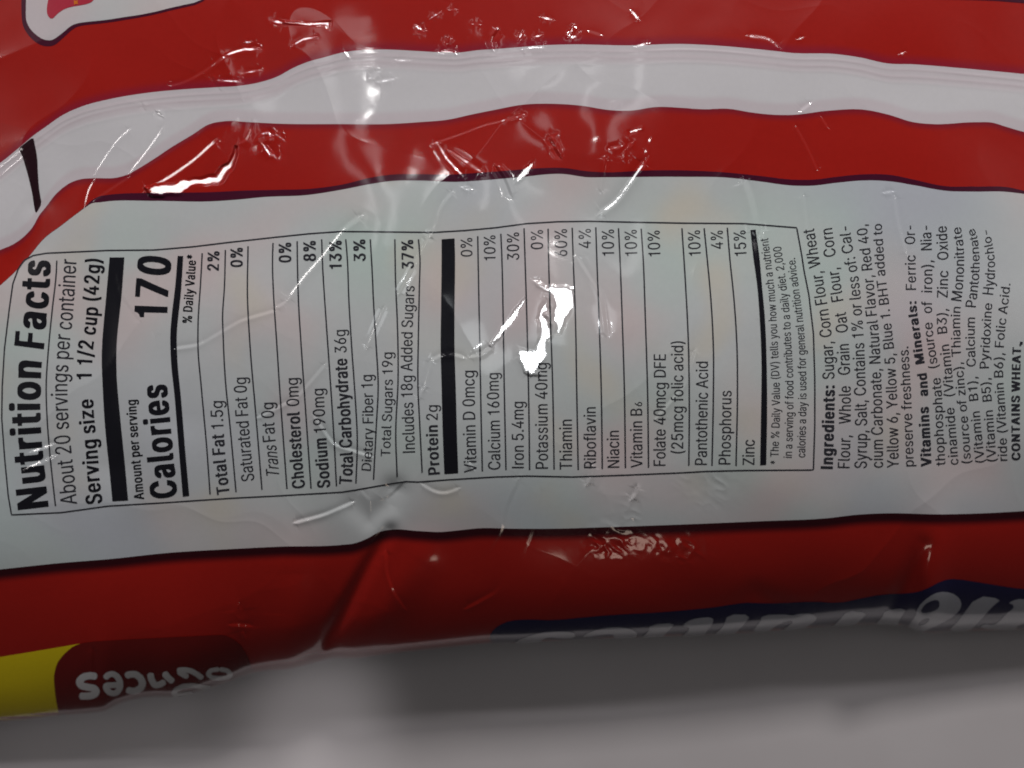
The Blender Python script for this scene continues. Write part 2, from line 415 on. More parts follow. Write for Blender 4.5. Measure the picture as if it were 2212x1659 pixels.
press_creases()
WNX = 5*vnoise(PX, PY, 26, 22, 61)+2.2*vnoise(PX, PY, 9, 10, 62); WNY = 5*vnoise(PX, PY, 24, 26, 63)+2.2*vnoise(PX, PY, 10, 8, 64)
def facet(poly, ln, soft=3.0, warp=.5):
    '''a stretched, mirror-flat piece of film that faces one lamp'''
    sl = window(poly, 60)
    X = PX[sl]+WNX[sl]*warp; Y = PY[sl]+WNY[sl]*warp
    sd = np.abs(seg_dist(X, Y, poly+poly[:1])[0])
    ins = np.zeros(X.shape, bool)
    for (ax, ay), (bx, by) in zip(poly, poly[1:]+poly[:1]):
        c = (ay > Y) != (by > Y)
        ins ^= c & (X < (bx-ax)*(Y-ay)/(by-ay+1e-12)+ax)
    m = smooth(-soft, soft, np.where(ins, sd, -sd))
    Lp = LAMPS[ln][len(LAMPS[ln])//2]; C0 = np.array([0, 0, CAMZ]); A = C0-Lp
    dx = (PX[sl]-CX)*U/DIST; dy = (CY-PY[sl])*U/DIST; q = np.sqrt(dx*dx+dy*dy+1)
    dirs = np.stack([dx/q, dy/q, -1/q], -1)
    Z = Z0+rbase[sl]+relief[sl]; t0 = (CAMZ-Z)*q
    Pp = C0+dirs*t0[..., None]
    Cc = t0+np.linalg.norm(Pp-Lp, axis=-1)
    Cm = np.sum(Cc*m)/np.sum(m)
    t = (Cm**2-A.dot(A))/(2*(dirs@A+Cm))
    relief[sl] += m*((CAMZ-t/q)-Z)
for q, ln, so, wp in FACETS: facet(q, ln, so, wp)

fadeE = 1-smooth(.88, 1.0, roll_t(PX, PY))*.8
relief *= fadeE

def samp(R, x, y):
    u = np.clip(np.asarray(x, float)-RX0, 0, R.shape[1]-1.001); v = np.clip(np.asarray(y, float)-RY0, 0, R.shape[0]-1.001)
    i = u.astype(int); j = v.astype(int); a = u-i; b = v-j
    return (R[j, i]*(1-a)+R[j, i+1]*a)*(1-b)+(R[j+1, i]*(1-a)+R[j+1, i+1]*a)*b

# ------------------------------------------------------------------ the film as one structured sheet
STEP = 1.8
cols = np.concatenate([np.arange(-700, -60, 32), np.arange(-60, 2272.01, STEP), np.arange(2300, 2901, 32)])
nc = len(cols)
top_e = np.full(nc, -520.0); top_i = np.full(nc, -24.0)
bounds = [top_e, top_i, B1(cols), B2(cols), B3(cols), B4(cols), B5(cols), B6(cols), EDGE(cols)]
k = 2.4/STEP
nrow = [20, int(120*k), int(75*k), int(66*k), int(7*k), int(330*k), int(7*k), int(130*k)]
start = np.concatenate([[0], np.cumsum(nrow)])
NR = start[-1]+1
UNDER = 26
py = np.zeros((NR+UNDER, nc)); th6 = np.arcsin(roll_t(cols, bounds[7]))
for b in range(8):
    t = (np.arange(nrow[b]+1)/nrow[b])[:, None]
    if b < 7:
        py[start[b]:start[b+1]+1] = bounds[b][None]*(1-t)+bounds[b+1][None]*t
    else:
        th = th6[None]*(1-t)+(math.pi/2)*t
        py[start[b]:start[b+1]+1] = ROLL0(cols)[None]+(bounds[8]-ROLL0(cols))[None]*np.sin(th)
px = np.repeat(cols[None], NR+UNDER, 0)
def height(x, y):
    z = base_z(x, y)+samp(relief, x, y)
    f = np.clip((-24-y)/496, 0, 1)            # beyond the frame the far side rolls down to the table
    z = z-(.054)*(1-np.sqrt(np.maximum(1-f*f, 0)))
    fx = np.clip((np.abs(x-CX)-1190)/604, 0, 1)
    z = z-(.018)*(1-np.sqrt(np.maximum(1-fx*fx, 0)))
    return Z0+np.maximum(z, -.0590)
Z = height(px[:NR], py[:NR])
D = CAMZ-Z
P = np.zeros((NR+UNDER, nc, 3))
P[:NR, :, 0] = (px[:NR]-CX)*U/DIST*D; P[:NR, :, 1] = (CY-py[:NR])*U/DIST*D; P[:NR, :, 2] = Z
ph = (np.arange(1, UNDER+1)/UNDER*math.pi/2)[:, None]
P[NR:, :, 0] = P[NR-1, :, 0][None]
P[NR:, :, 1] = P[NR-1, :, 1][None]+.030*(1-np.cos(ph))
P[NR:, :, 2] = P[NR-1, :, 2][None]-(P[NR-1, :, 2]-.0006)[None]*np.sin(ph)
du = np.gradient(P, axis=1); dv = np.gradient(P, axis=0)
NRM = np.cross(dv, du)
NRM /= np.linalg.norm(NRM, axis=2, keepdims=True)+1e-20

def lookup(x, y):
    """layout coordinates -> point and normal on the film"""
    x = np.asarray(x, float); y = np.asarray(y, float)
    u = np.interp(x, cols, np.arange(nc))
    bs = [np.full(x.shape, -520.0), np.full(x.shape, -24.0), B1(x), B2(x), B3(x), B4(x), B5(x), B6(x), EDGE(x)]
    v = np.zeros(x.shape)
    for b in range(8):
        if b < 7:
            t = (y-bs[b])/np.maximum(bs[b+1]-bs[b], 1e-6)
        else:
            t6 = np.arcsin(roll_t(x, bs[7])); t = (np.arcsin(roll_t(x, np.minimum(y, bs[8])))-t6)/(math.pi/2-t6)
        m = (y >= bs[b]) if b else np.ones(x.shape, bool)
        v = np.where(m, start[b]+np.clip(t, 0, 1)*nrow[b], v)
    i = np.clip(u.astype(int), 0, nc-2); j = np.clip(v.astype(int), 0, NR-2)
    a = (u-i)[:, None]; b = (v-j)[:, None]
    def bl(G): return (G[j, i]*(1-a)+G[j, i+1]*a)*(1-b)+(G[j+1, i]*(1-a)+G[j+1, i+1]*a)*b
    n = bl(NRM); n /= np.linalg.norm(n, axis=1, keepdims=True)
    return bl(P), n

def mesh_obj(name, V, F, mat, parent, normals=None, tint=None):
    me = bpy.data.meshes.new(name)
    V = np.asarray(V, np.float32)
    if isinstance(F, np.ndarray):
        nf, kk = F.shape
        me.vertices.add(len(V)); me.vertices.foreach_set('co', V.ravel())
        me.loops.add(nf*kk); me.loops.foreach_set('vertex_index', F.astype(np.int32).ravel())
        me.polygons.add(nf)
        me.polygons.foreach_set('loop_start', np.arange(0, nf*kk, kk, dtype=np.int32))
        me.update(calc_edges=True)
    else:
        me.from_pydata(V.tolist(), [], F)
    me.validate()
    me.polygons.foreach_set('use_smooth', np.ones(len(me.polygons), bool))
    if normals is not None and len(me.vertices) == len(normals):
        me.normals_split_custom_set_from_vertices(normals.tolist())
    if tint is not None:
        at = me.attributes.new('tint', 'FLOAT', 'POINT'); at.data.foreach_set('value', np.asarray(tint, np.float32))
    me.materials.append(mat)
    o = bpy.data.objects.new(name, me); COL.objects.link(o)
    if parent is not None: o.parent = parent
    return o

# ------------------------------------------------------------------ table
tm, N, L, p = new_mat('white_table')
p.inputs['Roughness'].default_value = .42
tc = N.new('ShaderNodeTexCoord')
nz = N.new('ShaderNodeTexNoise'); nz.inputs['Scale'].default_value = 14; nz.inputs['Detail'].default_value = 4
L.new(tc.outputs['Object'], nz.inputs['Vector'])
cr = N.new('ShaderNodeValToRGB')
cr.color_ramp.elements[0].position = .35; cr.color_ramp.elements[0].color = (.40, .374, .378, 1)
cr.color_ramp.elements[1].position = .7; cr.color_ramp.elements[1].color = (.45, .424, .430, 1)
L.new(nz.outputs['Fac'], cr.inputs['Fac']); L.new(cr.outputs['Color'], p.inputs['Base Color'])
n2 = N.new('ShaderNodeTexNoise'); n2.inputs['Scale'].default_value = 2500; n2.inputs['Detail'].default_value = 2
L.new(tc.outputs['Object'], n2.inputs['Vector'])
bp = N.new('ShaderNodeBump'); bp.inputs['Strength'].default_value = .06; bp.inputs['Distance'].default_value = .0002
L.new(n2.outputs['Fac'], bp.inputs['Height']); L.new(bp.outputs['Normal'], p.inputs['Normal'])
bm = bmesh.new()
bmesh.ops.create_cube(bm, size=1)
for v in bm.verts: v.co = Vector((v.co.x*1.2, v.co.y*.70+.234, (v.co.z-.5)*.03))
bmesh.ops.bevel(bm, geom=bm.edges[:], offset=.003, segments=2, affect='EDGES')
me = bpy.data.meshes.new('tabletop'); bm.to_mesh(me); me.materials.append(tm)
tt = bpy.data.objects.new('tabletop', me); COL.objects.link(tt)
tt['kind'] = 'structure'; tt['label'] = 'plain white tabletop under the cereal bag'; tt['category'] = 'tabletop'

# ------------------------------------------------------------------ the bag
bag = bpy.data.objects.new('cereal_bag', None); COL.objects.link(bag)
bag['label'] = 'shiny red and white plastic cereal bag lying on the white tabletop, nutrition panel up'
bag['category'] = 'cereal bag'

RED = (.35, .012, .008)
MOT = [((.47, .57, .53), 26, .42, .76, 1.3), ((.61, .50, .50), 34, .46, .78, 5.1), ((.58, .54, .46), 44, .55, .82, 9.7), ((.46, .48, .53), 22, .48, .82, 3.3)]
M_red = film_mat('red_film', RED, (.22, .012, .035), var=.06)
M_red2 = film_mat('red_film_upper', RED, (.16, .012, .030), var=.06)
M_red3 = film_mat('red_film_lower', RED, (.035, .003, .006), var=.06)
M_white = film_mat('white_film', (.60, .585, .605), (.56, .49, .52), var=.03)
M_panel = film_mat('panel_film', (.52, .54, .545), mottle=MOT, var=.03)
M_maroon = film_mat('maroon_ink', (.060, .006, .022), var=.05)
M_dark = film_mat('dark_maroon_ink', (.030, .003, .006), var=.05)
M_black = film_mat('black_ink', (.010, .010, .014), var=.1)
M_grey = film_mat('grey_black_ink', (.030, .030, .038), var=.1)
M_yellow = film_mat('yellow_ink', (.78, .60, .010), var=.05)
M_badge = film_mat('badge_ink', (.16, .008, .007), var=.05)
M_navy = film_mat('navy_ink', (.016, .013, .065), var=.05)
M_letter = film_mat('white_ink', (.72, .70, .70), var=.04)
M_script = film_mat('script_ink', (.50, .50, .55), var=.04)
M_pink = film_mat('pink_ink', (.42, .030, .055), (.5, .05, .02), var=.05)
M_orange = film_mat('orange_ink', (.62, .16, .02), var=.05)
M_wedge = film_mat('wedge_ink', (.020, .006, .010), var=.05)

def band(name, r0, r1, mat, tint=None, label=None):
    n = r1-r0+1
    V = P[r0:r1+1].reshape(-1, 3); Nn = NRM[r0:r1+1].reshape(-1, 3)
    idx = np.arange(n*nc).reshape(n, nc)
    F = np.stack([idx[:-1, :-1], idx[1:, :-1], idx[1:, 1:], idx[:-1, 1:]], -1).reshape(-1, 4)
    o = mesh_obj(name, V, F, mat, bag, Nn, None if tint is None else tint[r0:r1+1].reshape(-1))
    if label: o['label'] = label
    return o

tint = np.zeros((NR+UNDER, nc))
y_ = py
def rel(b): return np.repeat(bounds[b][None], NR+UNDER, 0)
# magenta rim of the upper red, lilac film margins of the white band, soft dark rims of the other reds
t_red1 = smooth(26, 0, rel(2)-y_)*.75
m1 = rel(2)+40; m2 = rel(3)-25
ridge = .25*np.exp(-((y_-rel(2)-13)/3)**2)+.25*np.exp(-((y_-rel(2)-27)/3)**2)
t_white = np.maximum(smooth(7, -7, y_-m1)*(.6+ridge), smooth(-7, 7, y_-m2)*.75)
t_red2 = smooth(18, 0, y_-rel(3))*.7
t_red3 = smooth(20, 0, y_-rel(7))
red_top = band('red_band', 0, start[2], M_red, t_red1, 'red band along the far side of the bag')
white_b = band('white_band', start[2], start[3], M_white, t_white)
red_mid = band('red_band', start[3], start[4], M_red2, t_red2, 'narrow red band above the nutrition panel')
mar = band('outline_stripe', start[4], start[5], M_maroon, None, 'thin maroon stripe along the upper edge of the nutrition panel')
panel = band('nutrition_panel', start[5], start[6], M_panel)
mar2 = band('outline_stripe', start[6], start[7], M_dark, None, 'dark stripe along the lower edge of the nutrition panel')
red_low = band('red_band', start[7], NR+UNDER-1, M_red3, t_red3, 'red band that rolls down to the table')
# ------------------------------------------------------------------ printing on the film
LIFT = .00006
def subdivide(V, F, step):
    bm = bmesh.new()
    vs = [bm.verts.new((x, y, 0)) for x, y in V]
    for f in F:
        try: bm.faces.new([vs[i] for i in f])
        except ValueError: pass
    a = np.array(V)
    for ax in (0, 1):
        lo, hi = a[:, ax].min(), a[:, ax].max()
        n = int((hi-lo)/step)
        for q in np.linspace(lo, hi, n+2)[1:-1]:
            co = Vector((q, 0, 0)) if ax == 0 else Vector((0, q, 0))
            no = Vector((1, 0, 0)) if ax == 0 else Vector((0, 1, 0))
            bmesh.ops.bisect_plane(bm, geom=bm.verts[:]+bm.edges[:]+bm.faces[:], plane_co=co, plane_no=no, dist=1e-6)
    bmesh.ops.triangulate(bm, faces=bm.faces[:])
    bm.verts.index_update()
    V2 = np.array([v.co[:2] for v in bm.verts]); F2 = [[v.index for v in f.verts] for f in bm.faces]
    bm.free()
    return V2, F2

def fill(contours):
    """triangulate outlines; every outer outline is filled with only its own holes"""
    def area(c):
        a = np.array(c, float); q = np.roll(a, -1, 0); return .5*np.sum(a[:, 0]*q[:, 1]-q[:, 0]*a[:, 1])
    def inside(p, c):
        r = False
        for (ax, ay), (bx, by) in zip(c, c[1:]+c[:1]):
            if (ay > p[1]) != (by > p[1]) and p[0] < (bx-ax)*(p[1]-ay)/(by-ay)+ax: r = not r
        return r
    cs = [[tuple(q) for q in c] for c in contours]
    dep = [sum(inside(c[0], d) for d in cs if d is not c) for c in cs]
    V, F = [], []
    for c, d in zip(cs, dep):
        if d % 2: continue
        grp = [c]+[h for h, e in zip(cs, dep) if e == d+1 and inside(h[0], c)]
        tri = tessellate_polygon([[Vector((x, y, 0)) for x, y in g] for g in grp])
        o = len(V); V += [q for g in grp for q in g]
        F += [[k+o for k in t] for t in tri]
    return V, F

def ink(name, V, F, mat, parent, lift=LIFT):
    """lay flat layout geometry onto the film"""
    V = np.asarray(V, float)
    Pp, Nn = lookup(V[:, 0], V[:, 1])
    Pp = Pp+Nn*lift
    F = np.array(F)
    # face upwards
    a = V[F[:, 0]]; b = V[F[:, 1]]; c = V[F[:, 2]]
    cr = (b[:, 0]-a[:, 0])*(c[:, 1]-a[:, 1])-(b[:, 1]-a[:, 1])*(c[:, 0]-a[:, 0])
    F[cr > 0] = F[cr > 0][:, ::-1]
    return mesh_obj(name, Pp, F, mat, parent, Nn)

def smooth_poly(pts, it=2):
    a = np.array(pts, float)
    for _ in range(it):
        b = np.roll(a, -1, 0)
        a = np.stack([a*.75+b*.25, a*.25+b*.75], 1).reshape(-1, 2)
    return a.tolist()

def poly_ink(name, contours, mat, parent, step=6, it=2, lift=LIFT, clip=True):
    cs = [smooth_poly(c, it) for c in contours]
    V, F = fill(cs)
    V, F = subdivide(V, F, step)
    if clip: V[:, 1] = np.minimum(V[:, 1], EDGE(V[:, 0])-.02)
    return ink(name, V, F, mat, parent, lift)

def strip_ink(name, pts, wd, mat, parent, lift=LIFT, closed=False, sub=5):
    a = np.array(pts, float)
    if closed: a = np.vstack([a, a[:1]])
    S = np.concatenate([[0], np.cumsum(np.hypot(*np.diff(a, axis=0).T))])
    q = np.linspace(0, S[-1], max(4, int(S[-1]/sub)))
    x = np.interp(q, S, a[:, 0]); y = np.interp(q, S, a[:, 1])
    wv = np.interp(q, S, np.linspace(0, 1, 2)[np.r_[0]*0].repeat(len(S))*0+1) if np.isscalar(wd) else np.interp(q/S[-1], np.linspace(0, 1, len(wd)), wd)
    wv = wv*wd if np.isscalar(wd) else wv
    tx = np.gradient(x); ty = np.gradient(y); L = np.hypot(tx, ty)+1e-9
    nx, ny = -ty/L, tx/L
    na = max(2, int(np.max(wv)/4)+2)
    lat = np.linspace(-.5, .5, na)
    V = np.stack([x[:, None]+nx[:, None]*wv[:, None]*lat, y[:, None]+ny[:, None]*wv[:, None]*lat], -1).reshape(-1, 2)
    V[:, 1] = np.minimum(V[:, 1], EDGE(V[:, 0])-.02)
    idx = np.arange(len(x)*na).reshape(len(x), na)
    A, B, C, Dq = idx[:-1, :-1].ravel(), idx[1:, :-1].ravel(), idx[1:, 1:].ravel(), idx[:-1, 1:].ravel()
    F = np.concatenate([np.stack([A, B, C], 1), np.stack([A, C, Dq], 1)])
    return ink(name, V, F, mat, parent, lift)

def quadbar(left, right):
    """outline of a bar from its two long sides"""
    return [left+right[::-1]]

# ---- lettering: outlines of a plain sans face, cap height 509
GLYPH = {'l ':(187,[]),'l%':(682,[[[143,287],[121,297],[111,304],[98,317],[85,337],[77,361],[74,381],[74,417],[77,439],[85,462],[97,481],[121,503],[147,513],[163,516],[213,513],[237,503],[253,
490],[271,463],[280,439],[284,409],[284,391],[279,359],[271,335],[259,317],[237,297],[213,287],[199,284],[159,284]],[[134,1],[135,5],[151,29],[478,505],[485,508],[543,507],[525,477],
[200,3],[193,0]],[[179,328],[197,333],[210,345],[219,363],[222,381],[222,421],[219,437],[213,451],[197,467],[179,472],[159,467],[146,455],[137,433],[134,415],[136,369],[145,347],[159,
333]],[[537,221],[563,209],[581,196],[597,171],[605,147],[608,127],[608,91],[605,69],[596,43],[583,23],[561,5],[539,-5],[513,-10],[495,-10],[469,-5],[443,7],[431,16],[423,25],[409,49],
[400,81],[400,133],[403,149],[411,171],[423,189],[445,209],[473,222],[519,224]],[[509,36],[522,39],[538,55],[546,75],[548,123],[545,141],[536,163],[523,175],[503,179],[485,175],[471,
161],[462,139],[460,89],[463,71],[472,53],[487,39]]]),'l(':(279,[[[239,538],[240,533],[221,489],[203,441],[179,361],[166,303],[160,255],[158,197],[166,119],[181,61],[211,-25],[241,-93],
[237,-96],[179,-96],[175,-93],[137,-17],[109,61],[92,147],[88,199],[90,261],[98,315],[113,383],[135,451],[151,491],[173,534],[179,538]]]),'l)':(279,[[[39,537],[101,538],[107,534],[129,
491],[149,441],[165,387],[180,325],[188,269],[191,207],[186,133],[171,67],[141,-21],[105,-93],[101,-96],[41,-96],[38,-93],[83,13],[101,69],[114,125],[120,165],[121,207],[118,263],[112,
311],[99,365],[83,421],[61,485],[38,533]]]),'l*':(459,[[[90,312],[93,317],[183,364],[180,368],[91,414],[90,418],[112,456],[119,459],[199,409],[203,409],[204,438],[200,492],[200,506],
[203,509],[255,508],[255,409],[259,409],[337,459],[345,456],[367,418],[365,413],[275,366],[278,362],[367,316],[367,312],[359,298],[345,274],[335,273],[265,318],[255,322],[256,228],[253,
223],[201,224],[200,240],[204,292],[203,323],[199,322],[121,273],[111,275]]]),'l,':(193,[[[40,-119],[38,-114],[67,68],[72,71],[142,70],[142,64],[91,-116],[86,-119]]]),'l.':(193,[[[147,
51],[148,41],[144,23],[134,8],[118,-2],[94,-4],[78,-1],[62,10],[51,27],[49,43],[54,61],[65,75],[78,83],[86,85],[108,86],[120,83],[135,73],[142,63]]]),'l0':(459,[[[242,515],[286,508],
[308,496],[330,484],[364,448],[390,396],[407,332],[411,280],[411,228],[407,176],[392,118],[365,60],[330,24],[287,2],[238,-7],[224,-7],[172,2],[130,24],[92,66],[68,114],[53,172],[47,
264],[51,326],[68,394],[94,447],[129,484],[174,508],[216,515]],[[230,459],[198,452],[172,436],[148,406],[130,364],[119,310],[117,278],[119,198],[130,146],[147,104],[165,80],[180,68],
[200,56],[228,51],[260,56],[276,66],[291,76],[312,104],[331,152],[339,192],[343,244],[339,316],[328,366],[312,404],[284,438],[260,452]]]),'l1':(406,[[[266,0],[202,0],[197,3],[197,371],
[192,374],[92,374],[87,377],[88,421],[120,424],[164,439],[197,469],[211,503],[216,508],[264,508],[269,505],[269,5]]]),'l2':(459,[[[64,1],[64,48],[279,279],[298,305],[310,327],[317,347],
[319,365],[316,397],[306,419],[296,432],[272,449],[246,458],[226,460],[204,457],[184,449],[158,430],[148,415],[140,397],[134,363],[68,362],[65,367],[69,401],[85,441],[103,465],[123,
483],[146,498],[182,511],[238,516],[274,511],[312,497],[347,471],[368,445],[382,413],[387,385],[387,359],[378,319],[364,291],[335,249],[279,185],[181,83],[161,59],[166,56],[394,56],
[397,51],[396,1]]]),'l3':(459,[[[70,508],[378,508],[378,459],[231,292],[234,289],[268,289],[314,276],[340,260],[350,253],[377,224],[394,186],[399,156],[399,134],[394,104],[388,90],[376,
66],[355,40],[316,12],[270,-3],[232,-7],[208,-7],[170,-2],[134,10],[97,30],[69,58],[53,86],[45,130],[114,131],[117,128],[122,108],[132,89],[148,73],[160,66],[176,58],[202,51],[248,53],
[270,60],[296,74],[315,96],[324,116],[327,136],[325,172],[314,196],[299,216],[275,234],[238,245],[162,247],[157,250],[158,301],[277,436],[285,446],[285,450],[72,451],[69,456]]]),'l4':(459,
[[[314,507],[315,505],[312,499],[132,193],[117,165],[122,162],[280,163],[281,315],[286,318],[350,317],[351,165],[356,162],[420,161],[421,109],[418,104],[352,103],[351,5],[350,1],[346,
0],[282,1],[281,99],[278,104],[44,104],[40,105],[39,109],[39,155],[42,163],[244,505],[250,508]]]),'l5':(459,[[[372,508],[373,456],[370,451],[158,450],[143,312],[144,309],[146,309],[176,
324],[200,331],[216,333],[268,331],[310,316],[329,306],[351,286],[372,258],[386,230],[395,200],[397,184],[397,150],[393,120],[376,76],[347,38],[316,16],[276,0],[232,-7],[214,-7],[180,
-3],[142,10],[106,33],[84,58],[66,92],[60,128],[126,129],[130,124],[134,110],[144,92],[165,70],[182,59],[204,52],[236,51],[250,54],[272,63],[297,82],[310,100],[318,118],[325,142],[327,
166],[322,194],[312,222],[296,244],[276,261],[254,270],[222,277],[198,275],[170,266],[134,247],[112,247],[68,254],[67,268],[95,506],[100,509]]]),'l6':(459,[[[326,508],[320,496],[191,
308],[194,307],[218,313],[256,313],[284,309],[324,294],[348,275],[376,240],[390,202],[395,170],[395,142],[390,110],[374,72],[352,41],[316,14],[278,-2],[240,-7],[220,-7],[180,0],[139,
16],[107,42],[86,70],[67,118],[63,166],[68,202],[80,240],[102,286],[249,506],[256,509]],[[222,49],[252,52],[278,64],[296,77],[314,104],[322,126],[325,142],[325,174],[322,188],[313,212],
[300,233],[284,246],[262,258],[250,263],[230,265],[206,262],[186,254],[161,236],[142,206],[136,190],[133,172],[136,126],[148,98],[160,79],[188,59],[206,52]]]),'l8':(459,[[[248,515],
[278,510],[312,498],[343,478],[368,451],[384,416],[389,376],[382,340],[369,312],[342,283],[312,269],[309,266],[334,256],[356,242],[380,218],[394,194],[404,166],[407,124],[402,96],[386,
64],[354,30],[320,10],[282,-2],[218,-7],[180,-3],[140,10],[100,33],[74,62],[56,98],[51,142],[54,164],[64,194],[83,224],[102,242],[122,255],[150,266],[119,282],[94,307],[76,342],[69,
376],[71,400],[74,416],[90,450],[116,479],[146,498],[194,513]],[[306,420],[288,440],[270,450],[250,457],[218,459],[180,446],[166,437],[154,423],[143,398],[141,362],[144,350],[154,328],
[166,313],[185,300],[210,292],[248,291],[272,300],[295,316],[306,330],[314,350],[317,362],[317,388]],[[126,114],[137,90],[154,73],[172,61],[206,51],[228,49],[254,51],[284,60],[306,74],
[322,91],[332,114],[335,128],[333,162],[319,192],[304,208],[286,220],[252,233],[230,235],[206,233],[172,220],[158,211],[138,190],[125,162],[123,132]]]),'l9':(459,[[[132,1],[138,13],
[266,201],[244,196],[178,198],[132,217],[106,236],[84,267],[68,305],[63,345],[68,395],[84,435],[106,466],[142,493],[180,509],[220,516],[238,516],[280,509],[318,493],[338,478],[351,467],
[374,435],[390,395],[393,381],[396,347],[392,309],[380,271],[356,223],[298,133],[209,3],[202,0]],[[230,460],[208,457],[188,449],[179,445],[162,430],[144,403],[136,379],[133,361],[136,
323],[145,297],[156,280],[182,257],[208,247],[224,244],[258,249],[278,257],[298,273],[316,303],[322,319],[325,335],[325,367],[322,383],[310,411],[298,429],[278,445],[262,453],[250,458]]]),
'lA':(485,[[[202,508],[278,508],[284,505],[460,27],[468,5],[468,1],[394,1],[344,139],[338,142],[144,142],[138,131],[92,1],[17,1],[22,19],[198,503]],[[242,438],[238,431],[204,321],[163,
201],[168,198],[320,198],[322,201],[290,291]]]),'lB':(462,[[[60,507],[262,508],[296,504],[337,491],[366,469],[388,441],[400,411],[405,379],[403,347],[394,321],[380,301],[366,288],[326,
268],[323,265],[328,261],[346,257],[370,245],[392,227],[406,207],[420,175],[425,141],[420,101],[406,67],[382,38],[352,19],[310,5],[292,2],[262,0],[60,1]],[[134,285],[232,284],[252,286],
[284,295],[308,310],[326,335],[332,349],[335,369],[328,403],[312,429],[282,445],[244,452],[134,451]],[[134,229],[134,57],[240,56],[292,62],[327,79],[348,105],[354,137],[350,163],[340,
185],[331,197],[306,217],[280,227],[264,230]]]),'lC':(516,[[[380,490],[412,469],[435,446],[452,422],[470,384],[479,348],[408,348],[397,380],[375,412],[356,428],[336,440],[316,448],[286,
455],[262,455],[226,448],[192,432],[168,413],[154,399],[132,362],[115,310],[111,270],[111,238],[116,196],[132,145],[159,104],[192,76],[230,59],[270,53],[292,55],[314,60],[344,74],[374,
96],[388,113],[400,136],[406,156],[410,159],[478,158],[470,124],[454,90],[434,61],[409,38],[384,22],[364,12],[344,4],[310,-5],[284,-7],[262,-7],[202,2],[148,26],[112,55],[100,67],[68,
118],[47,180],[39,250],[47,328],[68,390],[100,441],[114,455],[150,484],[206,508],[254,515],[296,515],[346,504]]]),'lD':(508,[[[60,1],[60,507],[246,508],[300,501],[364,475],[392,455],
[422,421],[440,391],[463,327],[469,261],[463,183],[440,119],[418,83],[388,52],[358,31],[298,8],[230,0]],[[134,57],[212,56],[276,65],[316,81],[346,104],[356,114],[378,149],[393,197],
[397,235],[397,273],[393,313],[378,362],[353,399],[318,428],[276,445],[262,448],[224,452],[134,451]]]),'lE':(424,[[[382,1],[60,1],[60,507],[378,507],[379,457],[376,452],[134,451],[134,
287],[360,286],[363,281],[363,233],[362,229],[358,228],[134,227],[133,61],[134,57],[138,56],[380,56],[383,51]]]),'lF':(416,[[[62,0],[59,5],[60,507],[376,507],[377,457],[374,452],[134,
451],[134,279],[350,278],[353,273],[353,223],[348,220],[134,219],[133,3],[128,0]]]),'lI':(206,[[[138,0],[70,0],[65,3],[65,503],[68,508],[136,508],[141,505],[141,5]]]),'lN':(529,[[[470,
1],[386,1],[198,295],[132,408],[128,411],[133,287],[133,3],[128,0],[60,1],[60,507],[144,507],[350,183],[394,109],[400,102],[399,505],[404,508],[470,507]]]),'lP':(450,[[[60,1],[60,507],
[258,508],[296,503],[338,487],[368,466],[378,456],[396,431],[410,393],[415,361],[413,315],[402,279],[394,261],[374,234],[345,211],[296,191],[248,186],[134,185],[133,3],[128,0]],[[134,
243],[236,242],[256,244],[292,255],[314,270],[332,295],[340,317],[343,339],[340,377],[332,401],[317,423],[296,439],[264,450],[238,452],[134,451]]]),'lR':(454,[[[60,507],[260,508],[296,
504],[340,489],[374,465],[384,452],[399,429],[413,393],[415,335],[412,309],[394,267],[375,241],[340,217],[324,212],[322,209],[430,9],[433,1],[352,1],[248,194],[242,198],[134,197],[133,
3],[128,0],[60,1]],[[134,255],[228,254],[254,256],[296,267],[318,281],[334,303],[340,321],[343,339],[340,383],[330,409],[318,425],[298,439],[266,450],[240,452],[134,451]]]),'lS':(452,
[[[282,511],[326,496],[358,476],[383,450],[400,416],[407,378],[338,378],[324,412],[299,438],[268,452],[224,459],[204,457],[176,448],[153,436],[139,422],[126,399],[123,388],[126,354],
[137,336],[152,321],[178,307],[224,292],[318,264],[368,237],[386,220],[402,199],[412,170],[415,136],[411,102],[392,64],[371,38],[326,10],[282,-5],[236,-9],[174,-5],[124,11],[92,30],
[80,41],[64,60],[46,96],[38,136],[108,137],[112,132],[118,110],[128,92],[147,72],[178,58],[204,51],[232,49],[254,51],[284,60],[310,74],[326,89],[340,114],[345,136],[340,162],[332,177],
[319,190],[296,205],[244,222],[194,236],[138,256],[127,260],[88,287],[66,314],[56,340],[51,370],[55,404],[58,414],[77,452],[101,476],[137,498],[178,511],[210,515],[250,515]]]),'lT':(454,
[[[262,0],[198,0],[193,3],[193,449],[188,452],[34,452],[31,457],[31,503],[34,508],[420,508],[425,505],[425,457],[422,452],[270,452],[265,449],[265,5]]]),'lV':(485,[[[17,507],[86,508],
[92,505],[200,203],[244,71],[392,504],[398,508],[467,507],[462,487],[284,1],[208,0],[202,3],[18,501]]]),'lZ':(444,[[[406,1],[42,1],[42,47],[268,379],[319,449],[318,451],[314,452],[42,
452],[39,457],[40,507],[404,507],[404,463],[176,129],[125,59],[130,56],[404,56],[407,51]]]),'la':(395,[[[344,0],[278,0],[277,42],[274,45],[252,19],[218,0],[194,-7],[174,-9],[136,-7],
[92,6],[66,23],[48,43],[34,74],[29,112],[34,140],[42,160],[60,181],[83,196],[122,210],[256,232],[271,242],[275,254],[272,278],[262,303],[252,313],[238,322],[218,329],[202,331],[178,
329],[154,321],[136,311],[117,292],[106,275],[96,275],[44,290],[42,294],[58,325],[91,356],[114,368],[156,381],[168,383],[216,383],[246,379],[270,372],[302,353],[322,331],[330,316],[340,
